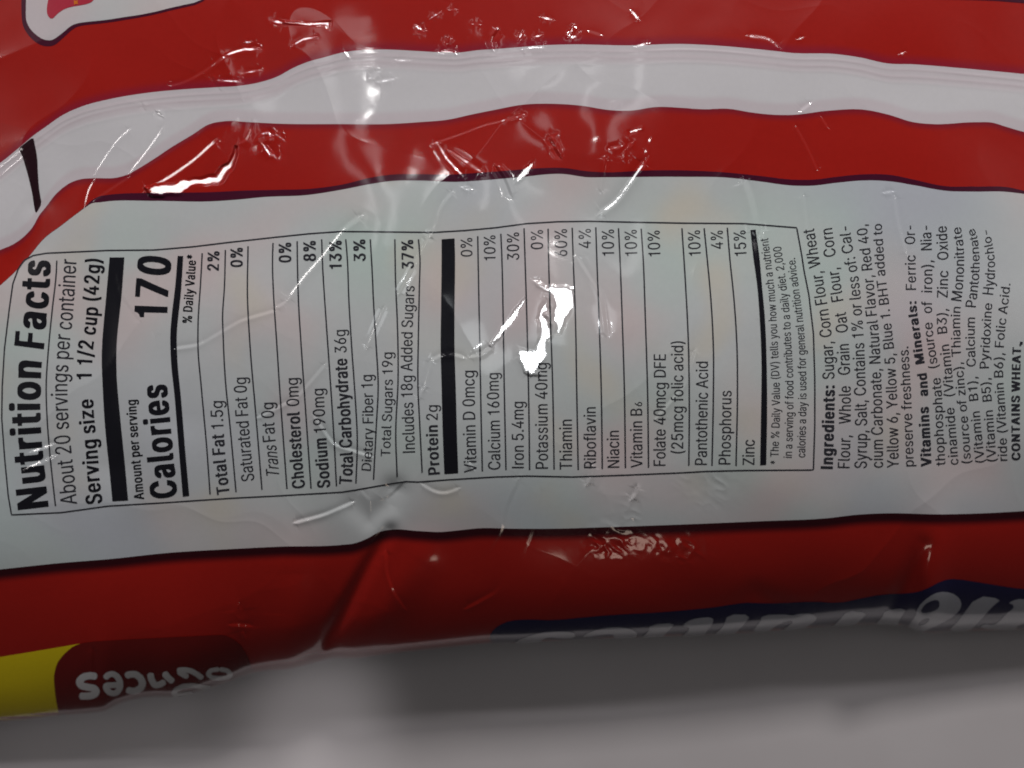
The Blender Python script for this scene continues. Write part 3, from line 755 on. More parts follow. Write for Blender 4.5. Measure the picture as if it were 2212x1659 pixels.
290],[345,248]],[[274,183],[236,175],[166,165],[146,160],[128,152],[111,140],[102,122],[99,100],[102,86],[108,74],[119,62],[138,52],[170,45],[202,50],[228,60],[249,76],[262,94],[268,
108],[275,136]]]),'lb':(430,[[[55,508],[117,508],[122,505],[123,331],[151,360],[177,375],[199,382],[223,384],[271,380],[283,377],[321,360],[354,329],[377,293],[391,247],[394,231],[397,
189],[392,133],[377,85],[369,71],[353,45],[321,17],[283,-1],[271,-4],[239,-8],[201,-6],[175,3],[155,15],[121,50],[119,1],[53,1],[52,503]],[[249,50],[279,67],[296,83],[315,117],[326,
167],[326,211],[315,261],[298,293],[280,311],[255,324],[223,330],[197,325],[171,313],[145,287],[131,259],[122,225],[120,197],[122,153],[131,119],[144,91],[165,68],[199,50],[217,48]]]),
'lc':(401,[[[310,357],[330,342],[346,324],[360,301],[367,277],[304,262],[288,290],[272,308],[264,314],[238,326],[210,330],[182,325],[154,311],[147,305],[130,285],[116,259],[105,221],
[103,195],[105,155],[114,121],[130,90],[153,65],[182,51],[210,46],[222,48],[244,53],[268,65],[290,88],[302,113],[306,116],[316,116],[366,103],[368,97],[358,73],[341,47],[322,28],[292,
9],[266,-2],[226,-8],[202,-8],[156,-1],[116,17],[79,49],[58,81],[39,133],[33,183],[37,231],[40,245],[58,295],[79,327],[106,352],[120,362],[156,377],[202,384],[238,384],[272,375]]]),
'ld':(430,[[[376,508],[379,503],[378,1],[314,1],[312,53],[294,31],[279,17],[258,4],[232,-6],[192,-8],[160,-4],[148,-1],[110,17],[77,47],[56,81],[37,137],[33,183],[37,241],[58,299],[79,
333],[112,361],[148,377],[190,384],[232,382],[260,373],[282,358],[295,345],[306,328],[310,327],[311,505],[316,508]],[[198,48],[234,51],[262,65],[281,83],[298,115],[309,153],[311,181],
[308,229],[300,259],[284,289],[260,313],[236,325],[208,330],[180,325],[156,313],[131,289],[114,257],[105,223],[103,197],[108,145],[116,119],[132,87],[154,65],[180,51]]]),'le':(409,[[[244,
382],[274,373],[300,361],[326,341],[348,316],[364,281],[375,243],[379,171],[374,168],[108,168],[105,165],[105,151],[118,105],[133,83],[156,63],[184,51],[214,46],[252,53],[270,61],[291,
81],[306,104],[318,104],[336,100],[370,91],[371,89],[360,63],[342,39],[318,19],[286,3],[254,-6],[226,-8],[206,-8],[160,-2],[120,14],[106,24],[79,49],[55,85],[40,131],[37,145],[33,183],
[37,239],[54,290],[79,327],[112,357],[156,378],[202,384]],[[105,223],[110,220],[302,220],[307,223],[307,235],[298,265],[292,277],[281,295],[265,311],[238,325],[208,330],[178,325],[154,
313],[134,296],[116,269],[105,237]]]),'lf':(259,[[[84,0],[81,5],[81,323],[76,326],[6,327],[5,375],[10,378],[80,379],[81,447],[84,463],[97,489],[114,506],[128,515],[154,525],[180,530],
[202,530],[236,525],[248,521],[249,519],[234,469],[226,468],[202,474],[178,469],[161,459],[151,439],[149,421],[150,379],[234,377],[235,331],[232,326],[154,326],[149,323],[149,3],[144,
0]]]),'lg':(431,[[[378,378],[379,-14],[374,-54],[356,-90],[330,-117],[298,-136],[244,-149],[220,-151],[170,-149],[134,-140],[100,-124],[82,-111],[65,-94],[51,-70],[100,-42],[110,-43],
[126,-63],[144,-78],[162,-88],[184,-95],[210,-97],[246,-93],[280,-75],[296,-58],[307,-34],[311,-2],[311,58],[308,61],[290,37],[260,17],[232,7],[208,5],[152,10],[112,28],[86,47],[76,
57],[56,88],[37,140],[33,186],[37,242],[56,296],[79,332],[108,359],[152,378],[186,383],[234,382],[260,373],[281,360],[312,326],[314,378]],[[212,329],[188,327],[174,323],[153,312],[131,
290],[116,260],[110,242],[105,226],[103,200],[106,156],[116,124],[130,97],[149,78],[174,65],[208,59],[238,64],[257,72],[266,77],[283,94],[297,118],[302,132],[309,156],[311,184],[309,
228],[306,238],[300,260],[284,290],[262,312],[238,324]]]),'lh':(416,[[[53,507],[117,508],[122,505],[123,335],[127,336],[151,361],[187,379],[239,384],[271,380],[301,369],[327,350],[345,
325],[359,287],[364,249],[363,1],[301,0],[296,3],[296,231],[290,273],[277,295],[268,307],[245,323],[217,328],[189,325],[169,317],[150,305],[135,285],[125,259],[122,241],[121,1],[53,
1]]]),'li':(172,[[[132,475],[121,455],[111,449],[99,444],[75,444],[64,447],[48,461],[43,469],[40,485],[44,499],[54,513],[67,521],[93,524],[107,521],[122,511],[131,493]],[[119,0],[57,
0],[52,3],[52,373],[55,378],[117,378],[122,375],[122,5]]]),'ll':(195,[[[55,508],[117,508],[122,505],[122,77],[127,62],[137,55],[151,52],[165,54],[177,53],[187,7],[185,2],[167,-2],[135,
-2],[101,3],[73,20],[57,49],[52,81],[52,503]]]),'lm':(615,[[[563,1],[501,0],[496,3],[496,249],[490,287],[471,313],[447,325],[419,330],[389,323],[373,314],[353,291],[344,267],[342,249],
[342,3],[337,0],[275,1],[274,255],[270,279],[267,289],[251,311],[229,325],[201,330],[185,328],[173,323],[151,310],[135,291],[125,267],[122,251],[122,3],[117,0],[53,1],[53,377],[119,
377],[121,333],[133,348],[149,362],[175,377],[209,386],[229,386],[255,382],[265,379],[294,361],[321,322],[336,343],[357,361],[381,375],[409,384],[431,386],[473,384],[503,372],[520,361],
[530,353],[547,329],[559,297],[562,283],[564,261]]]),'ln':(415,[[[363,1],[301,0],[296,3],[296,231],[290,273],[277,295],[268,307],[245,323],[217,328],[189,325],[169,317],[150,305],[135,
285],[125,259],[122,241],[121,1],[53,1],[53,377],[119,377],[121,332],[155,364],[187,379],[221,384],[241,384],[273,379],[301,369],[328,349],[349,317],[359,287],[362,271],[364,247]]]),
'lo':(421,[[[156,377],[202,384],[220,384],[264,377],[306,359],[342,327],[366,291],[382,245],[388,187],[385,147],[382,131],[366,85],[341,47],[318,26],[302,14],[264,-1],[220,-8],[202,
-8],[156,-1],[116,17],[78,51],[54,88],[40,131],[33,193],[39,243],[54,288],[78,326],[92,340],[116,359]],[[210,330],[182,325],[154,311],[131,287],[114,253],[105,221],[103,195],[105,155],
[114,121],[130,90],[154,65],[182,51],[210,46],[240,51],[252,57],[268,66],[292,90],[307,119],[315,151],[318,187],[312,235],[306,257],[292,286],[268,310],[252,319],[240,325]]]),'lp':(430,
[[[55,-143],[52,-138],[53,378],[119,378],[121,328],[137,347],[156,364],[169,372],[195,381],[247,383],[279,379],[321,360],[352,332],[375,296],[392,246],[396,206],[396,170],[392,132],
[377,84],[347,39],[319,16],[279,-3],[247,-7],[213,-7],[195,-4],[171,5],[150,18],[123,47],[122,-140],[117,-143]],[[225,47],[257,54],[279,67],[301,90],[315,118],[324,150],[326,210],[324,
228],[315,260],[300,290],[278,312],[257,323],[243,327],[219,329],[193,324],[169,312],[147,290],[133,264],[123,228],[120,182],[122,154],[131,120],[145,89],[171,64],[195,52]]]),'lr':(265,
[[[55,0],[52,5],[53,377],[119,377],[121,337],[148,365],[179,379],[205,384],[249,383],[249,323],[209,326],[191,323],[167,315],[150,303],[132,281],[122,249],[122,3],[117,0]]]),'ls':(370,
[[[228,382],[262,371],[286,358],[306,339],[320,317],[329,291],[290,280],[270,278],[266,281],[256,299],[244,314],[224,326],[196,332],[166,330],[140,317],[122,299],[117,281],[120,257],
[130,244],[150,233],[180,223],[236,209],[278,195],[312,172],[333,139],[338,107],[332,73],[320,48],[294,22],[270,8],[250,1],[228,-6],[174,-8],[148,-6],[112,3],[81,19],[59,41],[44,65],
[36,91],[38,94],[88,106],[100,105],[112,80],[133,59],[160,48],[192,46],[218,51],[245,65],[262,85],[267,103],[265,119],[251,137],[236,147],[146,171],[106,185],[74,206],[52,239],[47,267],
[50,303],[64,331],[70,338],[88,355],[118,371],[152,382],[178,384]]]),'lt':(233,[[[214,1],[196,-4],[164,-4],[124,3],[91,21],[72,51],[65,87],[65,323],[60,326],[8,326],[5,331],[6,377],
[60,378],[65,381],[65,465],[68,470],[132,469],[134,379],[206,378],[211,375],[210,327],[138,326],[133,323],[133,93],[136,75],[142,63],[154,55],[176,50],[198,54],[208,53],[219,9],[218,
3]]]),'lu':(416,[[[53,378],[117,379],[122,376],[122,134],[126,106],[143,77],[156,66],[173,56],[201,51],[227,54],[254,66],[268,78],[281,96],[291,120],[296,158],[297,378],[363,378],[363,
0],[299,0],[297,51],[261,16],[229,0],[195,-5],[175,-5],[143,0],[113,12],[86,34],[69,58],[57,94],[54,110],[52,134]]]),'lv':(395,[[[18,377],[87,378],[92,375],[169,163],[197,78],[200,79],
[231,177],[303,375],[309,378],[376,377],[371,361],[233,1],[167,0],[161,3],[23,361]]]),'lw':(573,[[[550,377],[533,317],[435,1],[367,1],[287,286],[206,3],[201,0],[137,1],[27,363],[24,
377],[89,378],[95,375],[173,89],[176,93],[207,221],[251,377],[319,378],[324,375],[367,221],[399,90],[401,90],[403,97],[435,221],[478,375],[483,378]]]),'ly':(395,[[[51,-140],[47,-136],
[59,-90],[65,-87],[103,-89],[119,-83],[129,-74],[140,-58],[149,-38],[161,0],[21,366],[18,378],[91,378],[165,174],[197,80],[200,82],[227,166],[303,376],[309,379],[375,378],[373,366],
[211,-58],[191,-96],[166,-124],[147,-135],[127,-142],[83,-145]]]),'r ':(187,[]),'r%':(688,[[[242,502],[262,484],[275,464],[285,438],[289,390],[285,361],[276,335],[263,315],[244,298],
[218,286],[202,284],[158,284],[144,286],[122,296],[110,306],[92,327],[86,337],[77,363],[75,418],[78,438],[88,464],[99,482],[112,495],[122,502],[148,512],[166,515],[200,515],[218,512]],
[[135,2],[136,6],[152,30],[479,504],[486,507],[548,506],[530,476],[205,4],[198,1]],[[182,328],[198,332],[212,346],[220,363],[223,381],[223,420],[220,436],[214,450],[199,466],[182,471],
[164,467],[150,453],[142,432],[139,414],[141,369],[149,349],[164,332]],[[542,222],[568,210],[586,196],[602,171],[610,147],[613,127],[613,92],[610,70],[601,44],[588,24],[566,6],[544,
-4],[518,-9],[496,-9],[470,-4],[444,8],[432,17],[424,26],[410,50],[401,82],[401,133],[404,149],[412,171],[424,189],[446,210],[472,222],[490,224],[524,224]],[[516,178],[490,176],[478,
164],[468,141],[465,126],[465,90],[468,72],[476,55],[490,41],[506,37],[522,40],[538,54],[546,74],[549,92],[549,126],[544,147],[537,163],[525,175]]]),'r(':(285,[[[244,537],[245,532],
[226,488],[208,440],[184,361],[171,303],[165,255],[163,197],[171,120],[186,62],[216,-24],[246,-92],[242,-95],[180,-95],[176,-92],[138,-16],[110,62],[93,147],[89,199],[91,261],[99,315],
[114,382],[136,450],[152,490],[174,533],[180,537]]]),'r)':(285,[[[40,536],[106,537],[111,534],[134,490],[154,440],[170,386],[185,325],[193,269],[196,207],[191,133],[176,68],[146,-20],
[110,-92],[106,-95],[42,-95],[39,-92],[84,14],[102,70],[115,126],[121,165],[122,207],[119,263],[113,311],[100,365],[84,420],[62,484],[39,532]]]),'r,':(199,[[[39,-117],[66,63],[69,70],
[147,71],[147,65],[96,-115],[91,-118]]]),'r-':(465,[[[114,191],[114,239],[117,244],[345,244],[350,241],[350,193],[347,188],[119,188]]]),'r.':(199,[[[152,52],[153,42],[149,24],[139,9],
[123,-1],[95,-3],[79,0],[63,11],[52,28],[50,44],[55,62],[66,76],[79,84],[87,86],[113,87],[125,84],[140,74],[147,64]]]),'r0':(465,[[[249,514],[291,507],[332,485],[369,447],[395,395],
[412,332],[416,280],[416,228],[412,176],[397,119],[370,61],[335,25],[291,3],[243,-6],[225,-6],[173,3],[131,24],[93,67],[69,115],[54,172],[48,264],[52,326],[69,393],[96,447],[130,483],
[175,507],[217,514]],[[233,458],[203,452],[177,436],[153,405],[135,364],[124,310],[122,278],[124,198],[135,146],[152,105],[170,81],[185,68],[205,56],[233,52],[261,56],[277,66],[292,
77],[313,105],[332,152],[340,192],[344,244],[340,316],[329,366],[313,403],[285,438],[261,452]]]),'r1':(412,[[[271,1],[203,1],[198,4],[198,371],[193,374],[93,374],[88,377],[89,420],[121,
423],[165,438],[198,468],[212,502],[217,507],[269,507],[274,504],[274,6]]]),'r3':(465,[[[71,507],[383,507],[383,459],[236,292],[239,289],[273,289],[319,276],[345,260],[355,253],[382,
224],[399,186],[404,156],[404,134],[399,105],[393,91],[381,67],[360,41],[321,13],[275,-2],[237,-6],[209,-6],[171,-1],[135,11],[98,31],[70,59],[56,83],[50,101],[46,130],[119,131],[122,
128],[127,109],[137,90],[153,74],[165,66],[181,58],[207,52],[249,54],[271,60],[297,75],[316,97],[325,117],[328,136],[326,172],[315,196],[300,216],[276,234],[239,245],[163,247],[158,
250],[159,300],[278,435],[286,445],[286,449],[73,450],[70,455]]]),'r4':(465,[[[319,506],[320,504],[317,498],[137,193],[122,165],[127,162],[281,163],[282,315],[287,318],[355,317],[356,
165],[361,162],[425,161],[426,110],[423,105],[357,103],[356,6],[355,2],[351,1],[283,2],[282,100],[279,104],[45,105],[41,106],[40,110],[40,155],[43,163],[245,504],[251,507]]]),'r5':(465,
[[[377,507],[378,455],[375,450],[163,449],[148,318],[151,313],[183,326],[215,333],[273,331],[315,316],[334,306],[357,285],[377,258],[391,230],[400,200],[402,184],[402,150],[398,121],
[381,77],[352,39],[321,16],[281,1],[237,-6],[215,-6],[181,-2],[142,11],[107,34],[85,59],[67,93],[61,128],[131,129],[135,125],[139,111],[149,93],[170,71],[187,60],[209,52],[237,52],[251,
54],[273,63],[298,83],[311,101],[319,119],[326,142],[328,166],[323,194],[313,222],[297,244],[277,261],[255,270],[223,277],[203,275],[175,266],[139,247],[113,247],[69,254],[68,268],[96,
505],[101,508]]]),'r6':(465,[[[331,507],[325,495],[197,310],[199,308],[217,313],[259,313],[291,308],[329,294],[360,268],[381,240],[396,200],[400,172],[400,144],[395,111],[379,73],[356,
41],[319,13],[283,-1],[245,-6],[221,-6],[181,1],[140,17],[108,43],[87,71],[68,119],[64,166],[69,202],[81,240],[103,286],[250,505],[257,508]],[[229,50],[251,52],[263,56],[279,64],[298,
79],[315,105],[323,127],[326,142],[326,174],[323,188],[314,212],[301,233],[285,246],[264,258],[251,263],[233,265],[211,262],[191,254],[166,236],[147,206],[141,190],[138,172],[141,127],
[153,99],[165,80],[185,64],[196,59],[211,52]]]),'r:':(199,[[[152,307],[142,287],[127,275],[117,272],[85,273],[77,275],[64,283],[55,297],[50,313],[52,331],[63,348],[79,359],[95,362],
[123,359],[139,350],[149,335],[152,325]],[[152,52],[153,42],[149,24],[139,9],[123,-1],[95,-3],[79,0],[63,11],[52,28],[50,44],[55,62],[66,76],[79,84],[87,86],[113,87],[125,84],[140,74],
[147,64]]]),'rA':(491,[[[203,507],[283,507],[289,504],[465,28],[473,6],[473,2],[395,2],[345,139],[339,142],[149,142],[143,131],[97,2],[18,2],[23,20],[199,502]],[[245,431],[242,428],
[209,321],[168,201],[173,198],[321,198],[323,201],[291,291]]]),'rB':(468,[[[61,506],[267,507],[301,503],[342,490],[371,468],[393,440],[405,410],[410,379],[408,347],[399,321],[385,301],
[371,288],[331,268],[328,265],[333,261],[351,257],[375,245],[397,227],[411,207],[425,175],[430,141],[425,102],[411,68],[387,38],[357,20],[315,6],[297,3],[267,1],[61,2]],[[139,285],[233,
284],[253,286],[285,294],[309,310],[327,335],[333,349],[336,369],[329,402],[313,428],[283,445],[245,451],[139,450]],[[139,229],[139,58],[241,57],[293,63],[328,80],[349,106],[355,137],
[351,163],[341,185],[332,197],[307,218],[281,228],[265,230]]]),'rC':(522,[[[385,489],[417,468],[440,445],[457,421],[475,383],[484,348],[409,348],[398,380],[376,411],[357,428],[337,440],
[317,448],[287,454],[267,454],[231,448],[197,432],[173,412],[159,398],[137,362],[120,310],[116,270],[116,238],[121,196],[137,146],[164,105],[197,76],[235,60],[275,54],[293,56],[315,
60],[345,74],[375,97],[389,114],[401,136],[407,156],[411,159],[483,158],[475,125],[459,91],[439,62],[414,39],[389,22],[369,13],[349,5],[315,-4],[289,-6],[263,-6],[203,3],[149,26],[113,
56],[101,68],[69,119],[48,180],[40,250],[48,328],[69,389],[101,440],[115,454],[151,484],[207,507],[255,514],[301,514],[351,503]]]),'rF':(422,[[[63,1],[60,6],[61,506],[381,506],[382,
456],[379,451],[139,450],[139,279],[355,278],[358,273],[358,223],[353,220],[139,219],[138,4],[133,1]]]),'rG':(532,[[[351,503],[387,488],[415,468],[442,443],[461,415],[477,383],[484,
350],[409,349],[391,385],[373,410],[351,430],[315,448],[287,454],[265,454],[237,450],[193,430],[162,403],[141,370],[120,310],[116,268],[116,238],[120,198],[137,146],[164,105],[199,75],
[229,62],[247,58],[277,54],[311,58],[351,76],[369,90],[385,108],[396,125],[409,158],[414,196],[409,199],[287,199],[284,204],[285,254],[485,255],[489,254],[490,250],[490,196],[483,142],
[465,97],[459,86],[431,51],[389,20],[337,1],[287,-6],[265,-6],[203,3],[157,22],[139,34],[104,65],[68,119],[46,182],[40,260],[47,328],[71,395],[104,445],[147,482],[205,507],[253,514],
[301,514]]]),'rH':(528,[[[61,2],[61,506],[133,507],[138,504],[139,289],[387,288],[391,289],[392,293],[392,504],[397,507],[469,506],[469,2],[397,1],[392,4],[391,231],[143,232],[139,231],
[138,227],[138,4],[133,1]]]),'rM':(640,[[[579,506],[579,2],[509,1],[504,4],[505,388],[501,382],[467,289],[355,4],[349,1],[291,1],[285,4],[281,14],[171,289],[137,382],[133,389],[134,
4],[129,1],[61,2],[61,506],[159,507],[165,504],[289,187],[321,97],[359,205],[475,504],[481,507]]]),'rN':(535,[[[475,2],[387,2],[199,295],[141,392],[135,399],[134,361],[138,287],[138,
4],[133,1],[61,2],[61,506],[149,506],[399,113],[400,504],[405,507],[475,506]]]),'rO':(545,[[[341,507],[395,484],[421,462],[443,442],[477,390],[497,330],[500,316],[505,254],[497,178],
[475,115],[442,65],[397,26],[343,3],[283,-6],[263,-6],[203,3],[149,26],[109,60],[69,118],[48,180],[40,248],[49,330],[71,393],[104,443],[151,484],[201,505],[223,510],[255,514],[289,514]],
[[273,55],[311,60],[349,76],[382,105],[408,144],[425,194],[430,246],[425,314],[409,362],[383,403],[358,425],[341,436],[309,450],[277,454],[237,450],[203,436],[193,430],[162,401],[137,
362],[120,310],[116,268],[116,238],[123,188],[138,144],[163,106],[201,74],[233,60]]]),'rP':(456,[[[61,2],[61,506],[263,507],[301,502],[343,486],[373,465],[383,455],[401,430],[415,392],
[420,361],[418,315],[407,279],[399,261],[379,234],[350,211],[301,191],[253,186],[139,185],[138,4],[133,1]],[[139,243],[237,242],[269,246],[297,257],[319,274],[333,295],[341,317],[344,
357],[341,377],[333,400],[317,423],[297,439],[265,449],[239,451],[139,450]]]),'rR':(460,[[[61,506],[265,507],[301,503],[345,488],[379,464],[389,451],[404,428],[418,392],[420,335],[417,
309],[399,267],[380,241],[345,217],[329,212],[327,209],[435,10],[438,2],[353,2],[249,194],[243,198],[139,197],[138,4],[133,1],[61,2]],[[139,255],[229,254],[269,258],[297,267],[319,281],
[335,303],[341,321],[344,339],[341,382],[331,408],[319,424],[299,439],[267,449],[241,451],[139,450]]]),'rS':(458,[[[287,510],[331,495],[363,475],[388,449],[405,415],[412,378],[339,377],
[325,411],[300,437],[269,452],[229,458],[209,456],[181,448],[158,435],[144,421],[131,398],[128,387],[131,354],[142,336],[157,321],[183,307],[229,291],[323,264],[373,237],[391,220],[407,
199],[417,170],[420,136],[416,103],[397,65],[376,39],[331,11],[287,-4],[241,-8],[175,-4],[125,11],[93,30],[81,42],[65,61],[47,97],[39,136],[113,137],[117,132],[123,111],[133,93],[152,
73],[183,58],[209,52],[233,50],[255,52],[285,60],[311,74],[327,90],[341,115],[346,136],[341,162],[333,177],[320,190],[297,205],[245,223],[195,236],[139,256],[128,260],[89,287],[67,314],
[57,340],[52,370],[56,403],[59,413],[78,451],[102,475],[139,497],[179,510],[211,514],[253,514]]]),'rT':(460,[[[267,1],[199,1],[194,4],[194,448],[189,451],[35,451],[32,456],[32,502],
[35,507],[425,507],[430,504],[430,456],[427,451],[275,451],[270,448],[270,6]]]),'rV':(491,[[[18,506],[91,507],[97,504],[205,203],[247,78],[251,86],[289,203],[394,504],[399,507],[472,
506],[467,486],[289,2],[209,1],[203,4],[19,500]]]),'rW':(698,[[[680,506],[677,490],[545,12],[541,2],[459,1],[454,4],[349,394],[346,390],[325,305],[243,5],[237,1],[155,2],[21,490],[18,
506],[89,507],[95,504],[199,99],[202,102],[229,215],[307,506],[387,507],[393,504],[469,215],[495,108],[499,99],[602,504],[607,507]]]),'rY':(483,[[[277,1],[205,2],[203,207],[21,500],
[19,504],[21,507],[99,507],[105,505],[185,375],[243,276],[275,335],[379,505],[385,507],[464,506],[457,492],[281,209],[280,6]]]),'rZ':(450,[[[411,2],[43,2],[43,48],[269,379],[320,448],
[319,451],[315,451],[43,451],[40,456],[41,506],[409,506],[409,462],[181,129],[130,60],[135,57],[409,57],[412,52]]]),'ra':(401,[[[349,1],[279,1],[277,40],[248,13],[223,1],[199,-6],[179,
-8],[137,-6],[93,7],[67,24],[49,44],[35,75],[30,113],[35,140],[43,160],[61,181],[84,196],[123,211],[257,232],[272,242],[276,254],[273,278],[263,302],[253,313],[239,322],[219,329],[203,
331],[183,329],[159,320],[141,311],[122,292],[111,275],[97,275],[45,290],[43,294],[59,324],[92,356],[115,368],[157,380],[169,382],[221,382],[251,378],[275,372],[307,353],[327,330],[335,
316],[345,290],[350,248]],[[275,182],[171,165],[151,161],[133,153],[116,140],[107,123],[104,101],[107,87],[113,75],[124,63],[143,52],[175,46],[203,50],[229,60],[250,77],[263,95],[269,
109],[276,136]]]),'rb':(436,[[[54,506],[122,507],[127,504],[128,336],[152,360],[171,373],[198,381],[244,383],[276,379],[288,377],[326,360],[359,329],[382,293],[396,247],[399,231],[402,
189],[397,133],[382,86],[374,72],[358,46],[326,17],[288,0],[276,-3],[244,-7],[202,-5],[176,4],[156,15],[126,46],[124,2],[54,2]],[[226,328],[202,325],[176,313],[150,287],[136,259],[127,
225],[125,181],[127,153],[136,120],[153,86],[171,68],[201,52],[232,49],[256,53],[281,68],[300,88],[317,120],[325,151],[328,189],[325,227],[317,259],[300,291],[276,313],[252,325]]]),
'rc':(407,[[[335,342],[351,323],[365,301],[373,278],[315,262],[303,263],[289,289],[271,310],[241,325],[213,328],[189,326],[158,311],[135,286],[121,259],[110,221],[108,179],[110,155],
[119,122],[135,92],[157,67],[183,53],[201,49],[223,49],[245,53],[265,63],[272,68],[290,88],[303,114],[309,117],[321,116],[373,102],[367,82],[353,58],[337,38],[311,17],[273,0],[249,-5],
[205,-7],[159,-1],[117,17],[80,50],[59,82],[41,131],[38,145],[34,191],[40,243],[55,288],[79,325],[107,352],[128,365],[157,377],[203,383],[243,383],[271,377],[301,365]]]),'rd':(436,[[[383,
506],[383,2],[315,2],[313,48],[283,17],[263,5],[237,-5],[193,-7],[161,-3],[149,0],[111,17],[78,48],[57,82],[38,137],[34,183],[38,241],[59,299],[80,333],[113,361],[149,377],[191,383],
[237,381],[265,373],[287,358],[311,332],[312,504],[317,507]],[[211,328],[185,325],[161,313],[136,289],[119,257],[110,223],[108,197],[113,145],[121,120],[137,88],[159,65],[185,51],[205,
49],[235,51],[263,65],[282,84],[299,116],[310,153],[312,181],[309,229],[301,259],[285,289],[261,313],[237,325]]]),'re':(415,[[[249,381],[279,373],[305,361],[331,341],[353,315],[369,
281],[380,243],[384,171],[379,168],[113,168],[110,165],[110,151],[123,106],[138,84],[161,63],[189,51],[219,47],[253,53],[272,62],[292,82],[307,104],[323,104],[375,92],[376,90],[365,
64],[347,40],[323,19],[291,4],[259,-5],[231,-7],[207,-7],[161,-1],[121,15],[107,25],[80,50],[56,86],[41,131],[38,145],[34,183],[38,239],[55,289],[80,327],[113,357],[157,377],[203,383]],
[[110,223],[115,220],[303,220],[308,223],[308,235],[299,265],[293,277],[282,295],[266,311],[239,325],[211,329],[183,325],[159,313],[139,296],[121,269],[110,237]]]),'rf':(265,[[[85,1],
[82,6],[82,323],[77,326],[7,327],[6,375],[11,378],[81,379],[82,446],[85,462],[98,488],[115,505],[129,514],[155,524],[181,529],[207,529],[241,524],[253,520],[254,518],[239,468],[227,
467],[205,472],[183,469],[166,458],[156,438],[154,420],[155,379],[239,377],[240,331],[237,326],[159,326],[154,323],[154,4],[149,1]]]),'rg':(437,[[[383,378],[384,-13],[379,-53],[361,
-89],[335,-115],[303,-135],[249,-147],[225,-149],[171,-147],[135,-139],[101,-123],[83,-110],[66,-93],[52,-69],[101,-40],[115,-42],[131,-62],[149,-77],[167,-87],[189,-94],[211,-96],[247,
-92],[281,-74],[297,-57],[307,-35],[312,-1],[312,53],[309,56],[295,38],[264,17],[237,8],[213,6],[189,6],[153,11],[113,28],[86,49],[77,58],[57,89],[38,140],[34,186],[38,242],[57,296],
[80,332],[109,359],[153,378],[187,382],[239,382],[265,372],[286,360],[311,331],[314,334],[315,378]],[[213,329],[183,324],[163,314],[136,290],[121,260],[115,242],[110,226],[108,200],
[111,156],[121,125],[135,98],[159,76],[183,64],[211,60],[239,64],[261,74],[284,95],[298,119],[303,132],[310,156],[312,184],[310,228],[307,238],[301,260],[285,290],[263,312],[239,324]]]),
'rh':(422,[[[54,506],[122,507],[127,504],[128,338],[132,340],[152,361],[188,379],[222,383],[246,383],[278,379],[306,369],[332,350],[350,325],[364,287],[369,249],[368,2],[302,1],[297,
4],[297,231],[291,273],[278,295],[269,307],[246,323],[218,328],[194,325],[174,317],[155,305],[140,285],[130,259],[127,241],[126,2],[54,2]]]),'ri':(178,[[[138,482],[134,466],[126,454],
[112,446],[102,443],[76,443],[65,446],[48,462],[44,468],[41,482],[44,496],[54,511],[68,520],[84,523],[110,521],[125,512],[134,498]],[[124,1],[58,1],[53,4],[53,373],[56,377],[122,378],
[127,375],[127,6]]]),'rl':(201,[[[56,507],[122,507],[127,504],[127,78],[132,63],[142,55],[156,53],[166,55],[182,53],[192,8],[190,3],[172,-1],[136,-1],[102,4],[74,21],[58,50],[53,82],
[53,502]]]),'rm':(621,[[[568,2],[502,1],[497,4],[497,249],[491,287],[472,313],[448,325],[422,330],[394,323],[378,314],[358,291],[349,267],[347,249],[347,4],[342,1],[276,2],[275,255],
[271,279],[268,289],[253,311],[230,325],[204,329],[178,323],[156,310],[140,291],[129,265],[127,251],[127,4],[122,1],[54,2],[54,376],[124,377],[126,340],[164,371],[194,383],[232,385],
[260,381],[270,379],[299,361],[324,326],[338,344],[358,361],[382,375],[410,383],[432,385],[478,383],[508,372],[525,361],[535,353],[552,329],[564,297],[567,283],[569,261]]]),'rn':(421,
[[[368,2],[302,1],[297,4],[297,231],[291,273],[278,295],[269,307],[246,323],[218,328],[194,325],[174,317],[155,305],[140,285],[130,259],[127,241],[126,2],[54,2],[54,377],[124,377],[126,
336],[130,338],[151,361],[184,377],[222,383],[246,383],[278,379],[306,369],[333,349],[354,317],[364,287],[367,271],[369,247]]]),'ro':(427,[[[157,377],[203,383],[225,383],[269,377],[311,
359],[347,327],[371,291],[387,245],[393,187],[390,147],[387,131],[371,86],[346,48],[323,27],[307,15],[269,0],[225,-7],[203,-7],[157,0],[117,17],[79,52],[55,89],[41,131],[34,193],[40,
243],[55,288],[79,325],[93,340],[117,359]],[[213,328],[187,325],[159,311],[136,287],[119,253],[110,221],[108,195],[110,155],[119,122],[135,91],[159,65],[187,51],[213,48],[239,51],[253,
57],[269,67],[293,91],[308,120],[316,151],[319,187],[313,235],[307,257],[293,286],[269,310],[253,319],[239,326]]]),'rp':(436,[[[56,-141],[53,-136],[54,377],[124,378],[126,333],[148,
357],[170,372],[194,380],[210,382],[254,382],[284,378],[326,360],[357,332],[380,296],[397,246],[401,206],[401,170],[397,132],[382,85],[352,40],[324,16],[284,-2],[252,-6],[214,-6],[196,
-3],[172,6],[152,18],[128,43],[127,-138],[122,-141]],[[224,329],[198,324],[174,312],[152,290],[138,264],[128,228],[125,182],[127,154],[136,121],[150,90],[176,64],[200,52],[228,49],[258,
54],[280,68],[302,91],[316,119],[325,150],[327,210],[325,228],[316,260],[301,290],[274,314],[254,324]]]),'rr':(271,[[[56,1],[53,6],[54,376],[122,377],[125,375],[126,344],[150,365],[180,
